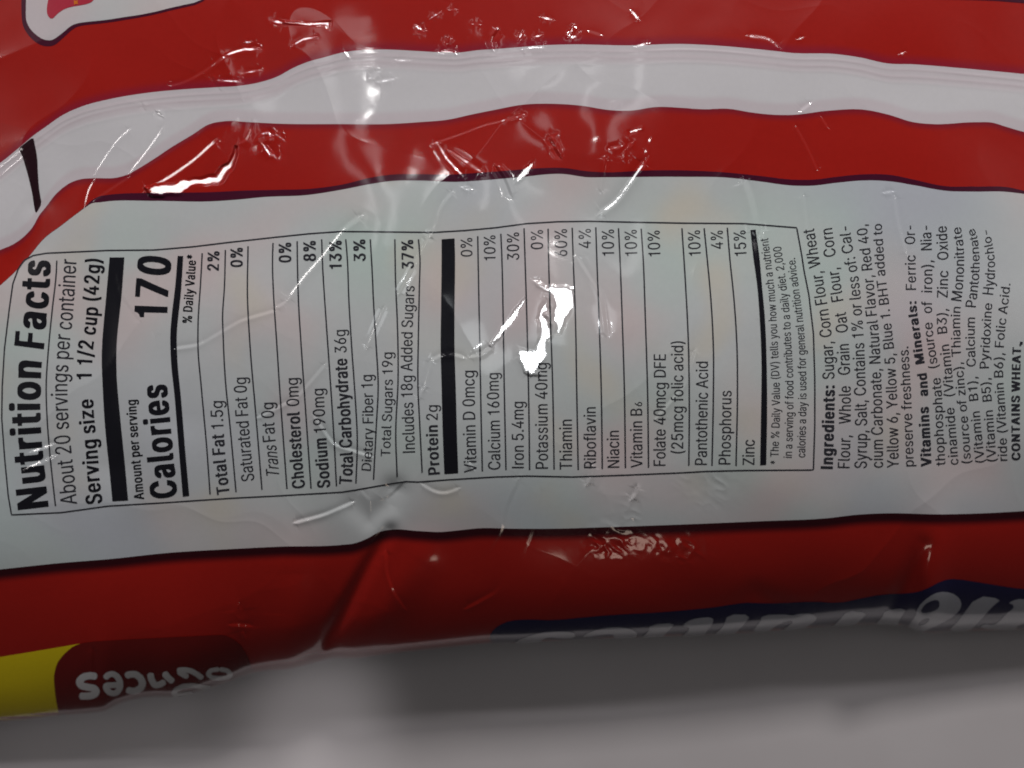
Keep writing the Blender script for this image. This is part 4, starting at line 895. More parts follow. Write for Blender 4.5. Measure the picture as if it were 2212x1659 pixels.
379],[206,383],[254,382],[254,323],[240,322],[214,326],[196,323],[172,315],[145,293],[138,283],[132,269],[127,249],[126,2]]]),'rs':(376,[[[267,371],[290,359],[311,339],[327,313],[334,
295],[333,290],[285,278],[271,278],[267,281],[257,299],[241,317],[221,327],[187,332],[169,329],[145,317],[135,308],[127,299],[125,293],[122,267],[125,257],[134,245],[151,235],[185,223],
[241,210],[283,196],[317,172],[338,139],[343,108],[337,74],[325,49],[299,23],[275,8],[255,2],[233,-5],[175,-7],[149,-5],[113,4],[82,20],[60,42],[45,66],[37,92],[39,95],[89,106],[105,
106],[117,81],[138,60],[165,49],[193,47],[219,51],[246,66],[263,86],[268,104],[266,120],[252,137],[237,148],[147,171],[107,185],[75,206],[53,239],[48,267],[51,303],[65,331],[87,354],
[119,371],[143,379],[177,383],[209,383],[233,381]]]),'rt':(239,[[[219,2],[201,-3],[165,-3],[125,4],[92,22],[73,52],[66,88],[66,323],[61,326],[9,326],[6,331],[7,377],[61,378],[66,381],
[66,464],[69,469],[137,468],[139,379],[211,378],[216,375],[215,327],[143,326],[138,323],[138,94],[141,76],[147,64],[159,55],[181,51],[199,55],[213,54],[224,10],[223,4]]]),'ru':(422,
[[[54,378],[122,379],[127,376],[127,134],[131,107],[148,78],[161,67],[178,56],[206,52],[228,54],[256,68],[269,79],[282,97],[292,121],[297,158],[298,377],[368,377],[368,1],[300,1],[298,
45],[294,44],[267,17],[238,2],[198,-4],[176,-4],[144,1],[114,13],[87,35],[70,59],[58,95],[55,111],[53,134]]]),'rv':(401,[[[19,377],[92,378],[97,375],[174,163],[200,86],[204,92],[232,
177],[304,375],[310,378],[381,377],[376,361],[238,2],[168,1],[162,4],[24,361]]]),'rw':(579,[[[555,377],[538,317],[440,2],[368,2],[290,277],[211,4],[206,1],[138,2],[28,363],[25,377],
[94,378],[100,375],[176,99],[179,104],[208,221],[252,377],[324,378],[329,375],[372,221],[401,102],[404,99],[479,375],[484,378]]]),'rx':(390,[[[24,2],[30,14],[154,195],[36,369],[33,377],
[112,377],[196,246],[202,253],[234,307],[280,375],[286,378],[360,377],[358,371],[238,191],[358,18],[366,6],[367,2],[292,1],[286,3],[196,142],[192,139],[160,86],[104,3],[98,1]]]),'ry':(401,
[[[52,-139],[48,-134],[60,-88],[66,-86],[104,-88],[120,-82],[130,-73],[141,-57],[150,-37],[162,1],[22,366],[19,378],[96,377],[200,88],[204,95],[228,166],[304,376],[310,379],[380,378],
[378,366],[216,-57],[196,-95],[171,-123],[152,-134],[132,-141],[84,-143]]]),'rz':(392,[[[351,2],[43,2],[43,48],[253,319],[249,322],[51,322],[48,327],[49,377],[345,376],[345,330],[138,
60],[143,57],[349,57],[352,52]]]),'b ':(187,[]),'b%':(728,[[[112,495],[122,503],[150,513],[238,515],[258,512],[282,503],[301,487],[315,466],[324,442],[329,381],[325,350],[316,325],[298,
300],[282,287],[256,277],[160,275],[144,278],[122,287],[99,307],[87,325],[77,352],[75,421],[78,440],[87,464],[98,482]],[[134,2],[136,21],[479,504],[486,507],[590,506],[591,493],[586,
485],[245,4],[238,1]],[[200,342],[212,352],[220,367],[223,384],[220,423],[214,437],[202,448],[189,437],[179,402],[184,365],[190,352]],[[627,205],[641,184],[651,156],[653,89],[646,56],
[624,18],[606,5],[582,-5],[556,-9],[498,-9],[460,0],[444,7],[425,23],[411,44],[403,68],[401,145],[412,182],[434,210],[446,219],[474,231],[564,233],[592,226]],[[528,166],[516,156],[508,
137],[505,120],[508,85],[516,70],[526,60],[539,70],[546,87],[549,106],[544,143],[538,156]]]),'b(':(325,[[[284,536],[287,533],[286,518],[248,427],[224,350],[211,294],[203,207],[211,131],
[226,75],[256,-8],[286,-73],[287,-89],[282,-92],[180,-92],[173,-85],[134,-6],[112,52],[95,126],[89,230],[99,321],[114,386],[136,452],[152,492],[176,535]]]),'b)':(325,[[[40,536],[150,
535],[174,491],[194,442],[210,390],[227,319],[237,212],[231,129],[212,50],[192,-4],[153,-85],[146,-92],[42,-92],[37,-89],[38,-75],[84,29],[102,83],[121,178],[121,232],[113,301],[84,
408],[62,469],[38,520],[37,533]]]),'b*':(505,[[[412,302],[388,265],[336,265],[302,284],[301,221],[298,217],[204,217],[201,221],[202,284],[166,265],[116,265],[92,300],[89,308],[91,322],
[165,358],[168,362],[92,400],[89,405],[90,418],[116,460],[166,459],[202,439],[201,503],[204,508],[298,508],[301,503],[301,439],[338,460],[386,460],[410,424],[412,401],[339,364],[336,
360],[412,322]]]),'b/':(301,[[[283,530],[286,527],[286,514],[281,495],[124,-70],[119,-72],[17,-72],[14,-68],[17,-46],[177,527],[183,530]]]),'b0':(505,[[[331,507],[375,484],[408,451],
[437,393],[452,337],[458,258],[452,171],[437,115],[410,59],[375,24],[331,2],[281,-6],[223,-6],[173,2],[131,24],[120,34],[93,65],[69,111],[52,177],[48,237],[52,331],[69,397],[95,447],
[114,468],[131,484],[175,507],[217,514],[287,514]],[[253,440],[243,438],[215,421],[192,391],[174,351],[164,300],[162,269],[164,208],[175,157],[185,132],[193,115],[212,92],[249,70],[261,
70],[290,88],[314,119],[332,163],[340,202],[344,252],[340,306],[332,345],[315,388],[287,423]]]),'b1':(452,[[[311,1],[199,2],[198,359],[193,362],[93,362],[88,365],[89,423],[121,426],
[165,440],[198,469],[212,502],[217,507],[309,507],[314,504],[314,6]]]),'b2':(505,[[[65,2],[65,62],[280,286],[311,332],[319,365],[317,384],[307,406],[298,417],[273,435],[249,442],[225,
433],[201,414],[185,384],[179,352],[69,351],[66,353],[66,369],[70,404],[87,444],[114,475],[139,493],[185,511],[221,515],[283,515],[319,510],[357,497],[392,471],[413,446],[427,415],[432,
388],[432,348],[423,309],[409,282],[380,241],[324,180],[226,81],[221,71],[439,70],[442,66],[441,2]]]),'b3':(505,[[[71,507],[423,507],[423,445],[290,298],[293,296],[313,295],[359,283],
[392,264],[423,231],[439,196],[444,165],[444,130],[439,101],[414,55],[395,35],[361,12],[315,-2],[277,-6],[211,-6],[173,-2],[135,10],[99,30],[69,59],[51,96],[44,127],[44,140],[47,143],
[159,143],[171,113],[193,87],[221,72],[247,68],[271,74],[297,88],[316,109],[325,128],[328,148],[325,169],[315,190],[300,210],[275,227],[239,237],[163,240],[158,242],[159,306],[273,436],
[73,437],[70,441]]]),'b4':(505,[[[359,507],[362,504],[362,493],[357,483],[171,174],[281,174],[283,322],[393,323],[396,319],[396,176],[401,173],[465,172],[466,104],[461,101],[397,100],
[395,2],[285,1],[282,6],[281,100],[43,102],[40,106],[40,168],[245,505],[251,507]]]),'b7':(505,[[[101,1],[98,6],[100,23],[315,435],[311,438],[65,438],[62,442],[63,506],[443,506],[443,
435],[218,4],[213,1]]]),'b8':(505,[[[323,509],[357,498],[389,477],[413,452],[429,418],[434,366],[427,329],[410,297],[387,274],[374,268],[403,249],[422,231],[439,204],[449,177],[452,
159],[452,121],[447,94],[431,63],[419,48],[400,30],[365,10],[325,-2],[285,-6],[221,-6],[179,-1],[135,12],[101,33],[75,61],[57,96],[52,154],[55,175],[65,204],[86,235],[102,250],[131,
268],[119,274],[94,298],[77,331],[70,366],[75,418],[91,451],[100,463],[118,480],[147,498],[183,509],[213,514],[291,514]],[[253,299],[273,306],[296,322],[307,335],[313,349],[318,374],
[311,399],[301,415],[279,432],[251,442],[229,434],[208,420],[193,397],[186,368],[193,345],[208,322],[231,306]],[[336,142],[333,159],[326,177],[305,202],[283,216],[253,226],[217,214],
[186,188],[171,159],[168,144],[171,127],[178,109],[198,88],[221,74],[253,66],[285,74],[307,88],[326,109],[333,127]]]),'bA':(531,[[[17,2],[16,15],[23,35],[200,504],[205,507],[327,506],
[513,21],[513,2],[395,2],[345,135],[339,138],[189,138],[183,127],[137,2]],[[265,353],[214,209],[315,208],[315,216]]]),'bC':(562,[[[457,469],[481,446],[508,405],[525,353],[525,337],[411,
336],[389,382],[376,399],[358,414],[317,434],[297,438],[277,436],[227,411],[200,387],[181,358],[160,300],[156,246],[160,208],[178,156],[204,117],[237,89],[275,74],[301,71],[315,74],
[355,93],[375,109],[389,127],[409,169],[519,170],[524,167],[524,152],[515,121],[491,76],[469,50],[429,22],[395,6],[355,-4],[265,-6],[215,0],[149,26],[102,65],[71,111],[46,186],[40,266],
[48,333],[69,394],[101,441],[153,485],[207,507],[255,514],[357,512],[391,504],[425,490]]]),'bD':(554,[[[61,2],[61,506],[289,507],[343,501],[401,480],[437,456],[463,429],[485,394],[508,
332],[514,270],[507,176],[485,116],[462,79],[433,51],[403,31],[343,9],[275,1]],[[179,71],[213,71],[269,76],[318,95],[347,117],[361,133],[379,160],[393,205],[398,245],[396,288],[379,
350],[354,386],[323,412],[277,431],[225,438],[183,438],[178,435]]]),'bF':(462,[[[63,1],[60,6],[61,506],[421,506],[422,442],[419,438],[179,436],[179,286],[395,285],[398,280],[398,216],
[393,213],[179,212],[177,2]]]),'bP':(496,[[[61,2],[61,506],[303,507],[341,503],[384,487],[423,456],[442,431],[456,394],[460,365],[458,305],[439,253],[419,227],[390,205],[341,185],[293,
181],[179,180],[177,2]],[[179,251],[237,250],[271,255],[304,269],[320,282],[329,296],[342,325],[344,346],[341,365],[333,388],[325,400],[298,425],[265,435],[179,436]]]),'bS':(498,[[[367,
498],[403,476],[429,449],[445,418],[454,380],[453,366],[339,366],[325,399],[301,423],[269,438],[245,440],[209,428],[184,409],[171,385],[168,374],[170,360],[182,341],[199,325],[227,312],
[363,272],[411,247],[431,229],[447,208],[458,179],[460,132],[454,94],[437,63],[413,35],[372,11],[329,-3],[281,-8],[217,-8],[175,-4],[125,11],[91,31],[65,59],[45,99],[38,130],[39,148],
[153,149],[157,144],[167,115],[191,87],[217,74],[251,66],[285,74],[313,89],[329,105],[341,127],[344,148],[332,173],[301,196],[139,248],[87,280],[67,304],[54,341],[52,380],[60,420],[77,
452],[101,475],[138,497],[177,509],[213,514],[295,514],[327,510]]]),'bT':(500,[[[307,1],[199,1],[194,4],[193,436],[35,438],[32,442],[33,506],[469,506],[470,442],[467,438],[315,438],
[310,435],[310,6]]]),'bV':(531,[[[17,506],[131,507],[137,505],[267,154],[394,504],[399,507],[513,506],[514,491],[507,471],[329,2],[209,1],[203,4],[19,485]]]),'ba':(441,[[[389,1],[283,
0],[275,6],[249,-3],[219,-8],[137,-6],[93,6],[67,23],[50,42],[34,74],[30,125],[35,152],[43,171],[60,190],[81,204],[123,220],[249,238],[265,244],[274,254],[273,269],[262,295],[239,312],
[221,317],[182,302],[162,283],[151,267],[97,267],[45,281],[42,298],[52,320],[83,353],[115,372],[167,386],[259,386],[315,376],[338,364],[360,345],[374,325],[385,297],[390,256]],[[275,
169],[193,156],[167,144],[155,135],[147,119],[146,101],[153,88],[165,76],[193,64],[203,64],[229,74],[249,89],[265,110],[276,148]]]),'bb':(476,[[[54,506],[166,506],[168,376],[200,385],
[224,387],[286,387],[328,381],[364,366],[378,354],[400,333],[422,299],[437,253],[443,197],[437,129],[422,83],[414,70],[398,44],[366,17],[328,0],[284,-7],[202,-5],[168,7],[160,1],[54,
2]],[[248,65],[281,81],[300,100],[318,137],[325,162],[327,203],[316,253],[300,282],[280,302],[246,316],[216,304],[190,278],[176,251],[167,218],[165,191],[167,164],[176,131],[192,100],
[218,77]]]),'bc':(447,[[[375,347],[405,307],[414,284],[413,269],[355,254],[305,254],[289,281],[271,300],[241,315],[227,315],[198,301],[175,276],[159,245],[150,214],[148,189],[150,166],
[159,133],[175,104],[198,79],[227,65],[245,67],[271,80],[291,102],[303,126],[307,128],[361,128],[411,116],[414,112],[413,95],[403,71],[386,46],[367,28],[337,9],[313,0],[271,-7],[203,
-7],[159,-1],[125,13],[107,24],[80,48],[55,87],[40,129],[34,176],[34,203],[41,253],[56,297],[80,332],[107,356],[129,369],[157,381],[205,387],[281,387],[303,383],[341,369]]]),'bd':(476,
[[[423,506],[423,2],[319,1],[311,9],[277,-5],[193,-7],[149,0],[111,17],[78,46],[57,79],[38,133],[34,178],[38,249],[55,297],[65,315],[80,338],[101,356],[113,366],[149,381],[191,387],
[253,387],[277,385],[311,374],[313,506]],[[229,65],[263,79],[283,99],[299,127],[310,164],[312,191],[310,220],[301,251],[285,280],[262,303],[233,316],[225,315],[201,304],[175,278],[159,
249],[150,216],[148,191],[150,166],[157,143],[177,100],[198,79]]]),'be':(455,[[[113,362],[155,381],[169,383],[203,387],[289,385],[319,377],[345,366],[371,346],[393,321],[409,288],[420,
251],[424,199],[423,164],[155,163],[151,160],[163,118],[178,97],[201,77],[231,65],[253,67],[272,75],[292,95],[307,117],[363,117],[417,104],[417,89],[405,62],[387,39],[364,19],[331,3],
[299,-5],[207,-7],[159,0],[125,13],[107,24],[79,50],[55,86],[40,129],[34,178],[38,247],[55,296],[80,332]],[[152,230],[301,229],[306,232],[299,257],[282,286],[263,304],[239,315],[227,
316],[199,304],[178,286],[161,261]]]),'bg':(477,[[[423,382],[424,-13],[419,-51],[401,-86],[375,-112],[343,-131],[289,-143],[171,-143],[135,-135],[101,-119],[65,-88],[52,-67],[52,-51],
[55,-48],[101,-24],[151,-23],[177,-50],[199,-65],[229,-75],[247,-73],[279,-57],[297,-40],[307,-18],[312,16],[309,19],[279,8],[253,6],[191,6],[155,10],[113,28],[78,55],[53,94],[38,136],
[34,179],[38,250],[57,302],[80,337],[109,363],[155,382],[187,386],[277,386],[311,373],[315,381],[319,382]],[[235,315],[223,314],[199,303],[175,280],[155,235],[148,196],[150,169],[157,
148],[175,111],[195,91],[227,77],[239,78],[265,89],[285,109],[303,144],[310,167],[312,194],[310,221],[301,252],[285,281],[263,303]]]),'bh':(462,[[[54,506],[166,506],[168,375],[190,383],
[222,387],[284,387],[316,383],[353,369],[373,353],[390,330],[404,294],[409,255],[408,2],[298,2],[297,224],[291,265],[270,296],[246,313],[234,315],[214,307],[193,294],[180,276],[169,
249],[166,2],[54,2]]]),'bi':(218,[[[44,454],[41,467],[44,496],[54,511],[68,520],[84,523],[150,520],[167,510],[176,493],[179,471],[174,452],[166,440],[146,430],[74,430],[58,438]],[[164,
1],[58,1],[53,4],[53,377],[56,381],[162,382],[167,379],[167,6]]]),'bl':(241,[[[56,507],[162,507],[167,504],[167,91],[172,77],[182,69],[222,67],[233,21],[233,6],[230,3],[210,-1],[136,
-1],[102,3],[74,21],[58,48],[53,79],[53,502]]]),'bm':(661,[[[608,2],[498,2],[497,243],[490,281],[473,303],[444,316],[426,309],[405,292],[396,279],[389,259],[386,2],[276,2],[275,249],
[268,280],[264,286],[253,301],[226,316],[206,308],[187,292],[177,278],[169,257],[166,2],[54,2],[54,380],[160,382],[168,377],[210,389],[274,389],[310,383],[346,357],[382,379],[410,387],
[430,389],[518,387],[551,375],[575,357],[592,334],[607,290]]]),'bn':(461,[[[408,2],[298,2],[297,224],[291,265],[270,296],[246,313],[234,315],[214,307],[193,294],[180,276],[169,249],
[166,2],[54,2],[54,381],[160,382],[168,374],[188,383],[222,387],[286,387],[318,383],[346,373],[373,353],[394,323],[407,278]]]),'bo':(467,[[[351,364],[386,334],[407,303],[428,251],[434,
193],[430,143],[427,127],[407,77],[386,46],[363,26],[343,13],[307,-1],[265,-7],[203,-7],[157,0],[117,17],[80,48],[59,79],[40,129],[34,176],[34,203],[41,253],[59,301],[80,332],[107,356],
[125,368],[159,381],[203,387],[265,387],[309,381]],[[237,316],[227,315],[199,302],[175,276],[159,245],[150,214],[148,191],[150,166],[159,133],[175,104],[198,79],[231,65],[241,65],[267,
79],[293,104],[307,129],[318,178],[315,220],[307,249],[293,276],[268,301]]]),'bp':(476,[[[54,-136],[54,381],[160,382],[168,375],[210,386],[294,386],[326,382],[366,365],[397,337],[420,
302],[437,254],[441,215],[441,165],[437,128],[422,82],[392,39],[364,16],[326,-1],[292,-6],[214,-6],[168,5],[166,-136]],[[250,66],[279,80],[302,103],[316,130],[325,161],[327,204],[316,
252],[302,280],[278,303],[254,314],[242,315],[214,303],[192,281],[176,250],[167,219],[165,192],[167,165],[176,132],[190,103],[216,78],[240,66]]]),'br':(311,[[[56,1],[53,6],[54,380],
[160,382],[168,378],[204,387],[294,386],[294,313],[236,313],[212,306],[185,284],[170,255],[167,241],[166,2]]]),'bs':(416,[[[82,19],[60,41],[45,63],[36,91],[36,104],[39,108],[89,119],
[143,119],[147,116],[157,94],[177,74],[207,63],[243,76],[261,95],[266,116],[252,133],[237,143],[147,166],[107,179],[70,205],[53,232],[48,259],[50,307],[65,336],[89,360],[119,375],[153,
385],[273,385],[307,375],[329,364],[351,344],[366,321],[376,296],[373,281],[325,270],[271,270],[243,306],[221,317],[209,319],[181,304],[167,290],[162,274],[165,265],[174,253],[191,243],
[323,205],[358,182],[377,153],[384,118],[377,71],[365,48],[339,22],[317,9],[273,-5],[149,-5],[113,3]]]),'bt':(279,[[[260,2],[239,-3],[165,-3],[125,3],[92,21],[73,50],[66,85],[66,313],
[61,316],[9,316],[6,321],[7,380],[61,382],[66,384],[66,466],[69,470],[177,469],[179,383],[251,382],[256,379],[255,317],[183,316],[178,313],[178,106],[181,89],[187,77],[199,69],[253,
68],[264,25],[264,6]]]),'bu':(462,[[[54,382],[166,381],[169,128],[172,117],[189,90],[222,70],[248,76],[266,89],[282,109],[293,134],[297,169],[298,381],[408,381],[408,1],[302,0],[296,
11],[272,0],[238,-4],[176,-4],[144,1],[118,10],[87,34],[70,57],[55,107]]]),'bv':(441,[[[18,380],[136,380],[220,160],[304,379],[310,382],[422,380],[422,365],[278,2],[168,1],[162,4],[18,
365]]]),'by':(441,[[[51,-134],[47,-130],[47,-117],[60,-70],[66,-68],[110,-68],[120,-64],[141,-40],[150,-20],[159,11],[22,354],[17,368],[18,381],[136,381],[220,160],[304,380],[310,382],
[422,382],[423,368],[418,354],[256,-55],[232,-98],[204,-123],[170,-137],[84,-139]]]),'bz':(432,[[[391,2],[43,2],[43,62],[240,309],[235,312],[51,312],[48,317],[49,381],[385,380],[385,
321],[190,73],[195,71],[389,70],[392,66]]]),'h ':(187,[]),'h.':(267,[[[53,78],[65,94],[89,106],[179,106],[193,103],[208,93],[219,74],[222,44],[217,23],[207,9],[191,-1],[95,-3],[79,0],
[64,10],[53,25],[50,40]]]),'h0':(533,[[[359,507],[403,484],[437,450],[463,401],[479,342],[486,245],[480,168],[463,108],[437,57],[403,24],[359,2],[309,-6],[223,-6],[173,2],[131,23],[120,
33],[93,64],[69,109],[52,174],[48,233],[52,334],[69,399],[95,448],[114,469],[131,485],[175,507],[219,514],[315,514]],[[267,81],[291,95],[315,127],[332,168],[340,206],[344,254],[340,
302],[327,355],[313,385],[302,401],[287,417],[267,428],[243,415],[219,383],[202,345],[192,296],[190,265],[192,212],[205,157],[222,119],[245,93]]]),'h1':(480,[[[339,1],[199,2],[198,354],
[193,357],[93,357],[88,360],[89,424],[121,427],[165,441],[198,470],[212,502],[217,507],[337,507],[342,504],[342,6]]]),'h7':(533,[[[99,2],[99,27],[311,428],[307,431],[65,431],[62,436],
[63,506],[471,506],[471,428],[246,4],[241,1]]]),'h:':(267,[[[219,291],[206,270],[185,260],[89,260],[77,262],[63,272],[53,287],[50,325],[53,341],[64,356],[81,366],[177,368],[193,366],
[207,357],[217,343]],[[53,78],[65,94],[89,106],[179,106],[193,103],[208,93],[219,74],[222,44],[217,23],[207,9],[191,-1],[95,-3],[79,0],[64,10],[53,25],[50,40]]]),'hA':(559,[[[17,2],
[16,23],[23,42],[200,504],[205,507],[355,506],[541,29],[541,2],[395,2],[345,133],[339,136],[215,135],[163,1]],[[279,307],[244,215],[249,212],[313,213],[313,219]]]),'hC':(590,[[[485,
470],[509,447],[525,425],[537,403],[554,353],[553,332],[411,331],[395,366],[372,397],[337,420],[305,429],[264,412],[240,393],[223,374],[205,345],[191,305],[184,250],[188,212],[207,159],
[232,123],[253,105],[265,96],[303,80],[315,80],[341,92],[375,115],[389,132],[409,174],[551,174],[552,149],[543,119],[527,87],[509,61],[483,38],[457,21],[423,6],[383,-4],[265,-6],[215,
0],[148,26],[102,64],[71,109],[49,170],[42,218],[40,269],[49,338],[69,396],[101,443],[153,486],[207,507],[255,514],[385,512],[419,504],[453,490]]]),'hE':(498,[[[455,2],[61,2],[61,506],
[451,506],[452,436],[449,431],[207,430],[207,297],[433,296],[436,291],[436,223],[431,218],[207,217],[206,82],[211,77],[453,77],[456,72]]]),'hF':(490,[[[61,2],[61,506],[449,506],[450,
436],[447,431],[211,431],[206,426],[207,290],[423,288],[426,284],[425,212],[207,209],[205,2]]]),'hH':(596,[[[537,2],[393,2],[392,217],[387,222],[207,221],[205,2],[61,2],[61,506],[205,
506],[206,303],[211,298],[391,299],[393,506],[537,506]]]),'hI':(280,[[[211,507],[214,502],[214,4],[209,1],[69,1],[66,6],[66,504],[71,507]]]),'hM':(708,[[[647,506],[647,2],[505,2],[503,
193],[421,2],[287,2],[203,195],[201,2],[61,2],[61,506],[227,507],[233,505],[355,212],[475,505],[481,507]]]),'hN':(603,[[[61,506],[217,506],[399,237],[401,506],[543,506],[543,2],[387,
2],[207,267],[205,2],[61,2]]]),'hO':(613,[[[463,485],[510,446],[543,399],[566,336],[574,262],[568,184],[543,109],[510,62],[479,36],[461,23],[409,2],[351,-6],[263,-6],[203,2],[149,25],
[104,62],[71,109],[48,172],[40,237],[40,271],[48,336],[71,399],[104,446],[139,476],[153,486],[209,508],[257,514],[359,514],[409,507]],[[307,430],[263,412],[229,382],[205,345],[188,296],
[184,256],[188,212],[207,159],[232,123],[253,105],[267,95],[305,80],[349,96],[383,125],[408,161],[425,208],[429,254],[425,300],[409,346],[384,383],[349,412]]]),'hS':(526,[[[92,29],[65,
58],[47,92],[38,128],[38,151],[41,154],[181,154],[185,149],[195,121],[217,95],[245,80],[263,76],[285,80],[313,95],[329,111],[341,132],[344,146],[332,170],[301,194],[129,248],[80,283],
[67,300],[59,319],[52,353],[57,410],[77,453],[102,477],[137,497],[179,510],[211,514],[321,514],[355,510],[395,498],[431,477],[457,451],[473,420],[482,382],[482,362],[479,360],[339,360],
[323,396],[299,418],[265,432],[249,428],[225,415],[207,395],[197,372],[201,357],[227,328],[255,315],[391,275],[439,251],[459,233],[475,212],[486,184],[488,161],[484,98],[465,61],[441,
34],[400,10],[355,-4],[311,-8],[219,-8],[175,-4],[127,10]]]),'hT':(528,[[[335,1],[195,2],[194,428],[189,431],[33,432],[33,506],[497,506],[497,432],[343,431],[338,428],[338,6]]]),'hV':(559,
[[[17,506],[159,507],[165,505],[281,199],[395,506],[541,506],[542,483],[535,464],[357,2],[209,1],[203,4],[19,478]]]),'hW':(766,[[[749,506],[750,485],[745,468],[609,2],[455,2],[383,250],
[309,2],[155,2],[21,468],[16,485],[17,506],[157,507],[163,505],[233,250],[307,506],[455,507],[461,505],[525,272],[533,251],[603,506]]]),'ha':(469,[[[417,1],[289,0],[247,-8],[155,-8],
[125,-4],[93,6],[64,26],[49,43],[35,71],[30,100],[30,130],[34,155],[50,186],[77,207],[99,216],[133,226],[251,242],[266,248],[274,258],[263,288],[237,308],[209,297],[190,279],[179,263],
[97,263],[45,277],[42,281],[43,303],[59,333],[83,356],[115,374],[167,388],[287,388],[343,378],[366,366],[388,347],[402,328],[413,300],[418,260]],[[275,162],[219,154],[186,136],[174,
115],[175,106],[181,94],[193,82],[211,74],[229,80],[246,92],[263,113],[269,127],[276,153]]]),'hc':(475,[[[404,348],[433,310],[442,287],[441,264],[383,250],[305,250],[277,290],[269,297],
[247,307],[227,297],[217,288],[203,272],[190,251],[178,211],[178,173],[187,139],[203,110],[225,87],[247,76],[269,85],[279,94],[307,134],[389,134],[439,122],[442,118],[442,95],[435,78],
[405,36],[379,17],[341,0],[297,-7],[205,-7],[159,-1],[117,17],[92,36],[79,49],[55,86],[40,127],[34,175],[34,207],[41,257],[56,301],[81,336],[108,360],[129,371],[157,383],[205,389],[311,
389],[361,375]]]),'hd':(504,[[[451,506],[451,2],[323,1],[305,-5],[283,-7],[193,-7],[149,0],[111,17],[78,46],[57,78],[38,131],[34,175],[38,253],[55,301],[75,333],[112,367],[149,383],
[193,389],[311,387],[312,502],[315,507]],[[245,306],[227,298],[204,276],[197,264],[187,245],[178,213],[177,192],[178,171],[185,148],[205,107],[226,86],[245,77],[264,86],[283,105],[299,
133],[310,169],[311,192],[310,217],[301,247],[293,263],[284,278],[263,298]]]),'he':(483,[[[112,363],[155,383],[201,389],[317,387],[347,379],[373,368],[399,348],[420,325],[437,291],[448,
255],[452,204],[451,162],[185,161],[180,158],[191,124],[206,103],[229,83],[251,75],[273,83],[292,101],[307,123],[391,123],[445,110],[446,89],[433,61],[415,38],[392,19],[359,3],[327,
-5],[207,-7],[159,0],[125,13],[107,24],[79,49],[55,85],[40,127],[34,175],[38,251],[55,299],[80,335]],[[182,234],[299,233],[304,238],[298,257],[282,282],[264,299],[245,307],[227,299],
[206,282],[189,257]]]),'hg':(505,[[[451,383],[452,-12],[447,-50],[429,-85],[403,-110],[371,-129],[317,-141],[171,-141],[135,-133],[101,-117],[66,-88],[53,-68],[52,-45],[55,-40],[103,
-15],[179,-15],[216,-50],[235,-60],[249,-63],[279,-49],[296,-33],[307,-10],[310,5],[307,8],[191,6],[155,10],[113,27],[77,56],[53,91],[39,132],[34,178],[39,256],[55,302],[75,332],[111,
367],[155,384],[187,388],[303,388],[319,384]],[[245,306],[226,298],[203,275],[189,248],[178,214],[178,174],[190,138],[203,116],[220,100],[245,88],[267,97],[289,121],[299,138],[309,170],
[311,195],[307,227],[301,248],[291,267],[265,297]]]),'hi':(246,[[[44,447],[41,460],[44,497],[54,511],[68,520],[84,522],[178,520],[195,510],[204,493],[207,464],[202,445],[194,434],[174,
424],[76,423],[59,430]],[[192,383],[195,379],[195,4],[190,1],[56,1],[53,6],[53,381],[58,383]]]),'hl':(269,[[[56,507],[190,507],[195,504],[195,97],[200,83],[210,76],[250,74],[261,29],
[261,6],[258,3],[238,-1],[136,-1],[104,3],[74,20],[58,48],[53,78],[53,502]]]),'hm':(689,[[[636,2],[498,2],[497,240],[490,276],[473,299],[456,305],[446,300],[426,278],[417,255],[414,
2],[276,2],[275,245],[268,276],[253,297],[238,305],[224,296],[208,278],[195,242],[194,2],[54,2],[54,382],[178,384],[212,391],[300,391],[338,385],[362,371],[382,381],[410,389],[522,391],
[548,389],[578,377],[602,361],[620,337],[635,293]]]),'hn':(489,[[[436,2],[298,2],[297,221],[291,261],[273,289],[250,305],[242,303],[221,289],[208,272],[197,245],[194,2],[54,2],[54,382],
[182,383],[224,389],[314,389],[346,385],[374,375],[401,356],[422,325],[435,282]]]),'ho':(495,[[[414,337],[439,301],[455,257],[462,183],[456,127],[439,82],[407,39],[379,17],[337,0],[291,
-7],[205,-7],[157,0],[129,11],[107,24],[80,48],[56,82],[41,126],[34,173],[34,206],[40,255],[55,297],[79,334],[93,347],[117,366],[159,383],[205,389],[291,389],[337,383],[367,371],[380,
365]],[[249,307],[225,296],[203,272],[189,247],[178,209],[178,171],[188,135],[203,110],[216,95],[227,85],[247,76],[269,87],[293,110],[307,135],[318,183],[313,225],[307,245],[293,272],
[269,296]]]),'hr':(339,[[[56,1],[53,6],[54,382],[174,383],[206,389],[322,388],[322,309],[260,307],[240,301],[213,280],[198,251],[195,238],[194,2]]]),'hs':(444,[[[81,20],[60,40],[45,
63],[36,89],[36,110],[39,114],[89,125],[171,125],[175,122],[187,98],[206,80],[223,74],[245,85],[261,101],[266,114],[252,131],[237,141],[147,163],[107,177],[70,202],[53,228],[48,255],
[50,310],[65,339],[87,361],[103,370],[153,387],[301,387],[335,377],[358,365],[379,346],[395,322],[404,299],[404,280],[401,276],[353,266],[271,266],[245,300],[227,309],[212,303],[196,
287],[192,270],[203,256],[223,245],[351,210],[386,186],[405,158],[412,122],[405,70],[393,47],[367,22],[345,9],[301,-5],[149,-5],[113,3]]]),'ht':(307,[[[289,2],[267,-3],[165,-3],[135,
1],[121,5],[92,21],[73,49],[66,84],[66,308],[61,311],[9,311],[6,316],[7,382],[61,383],[66,386],[66,466],[69,471],[203,471],[206,466],[207,385],[279,383],[284,381],[283,312],[211,311],
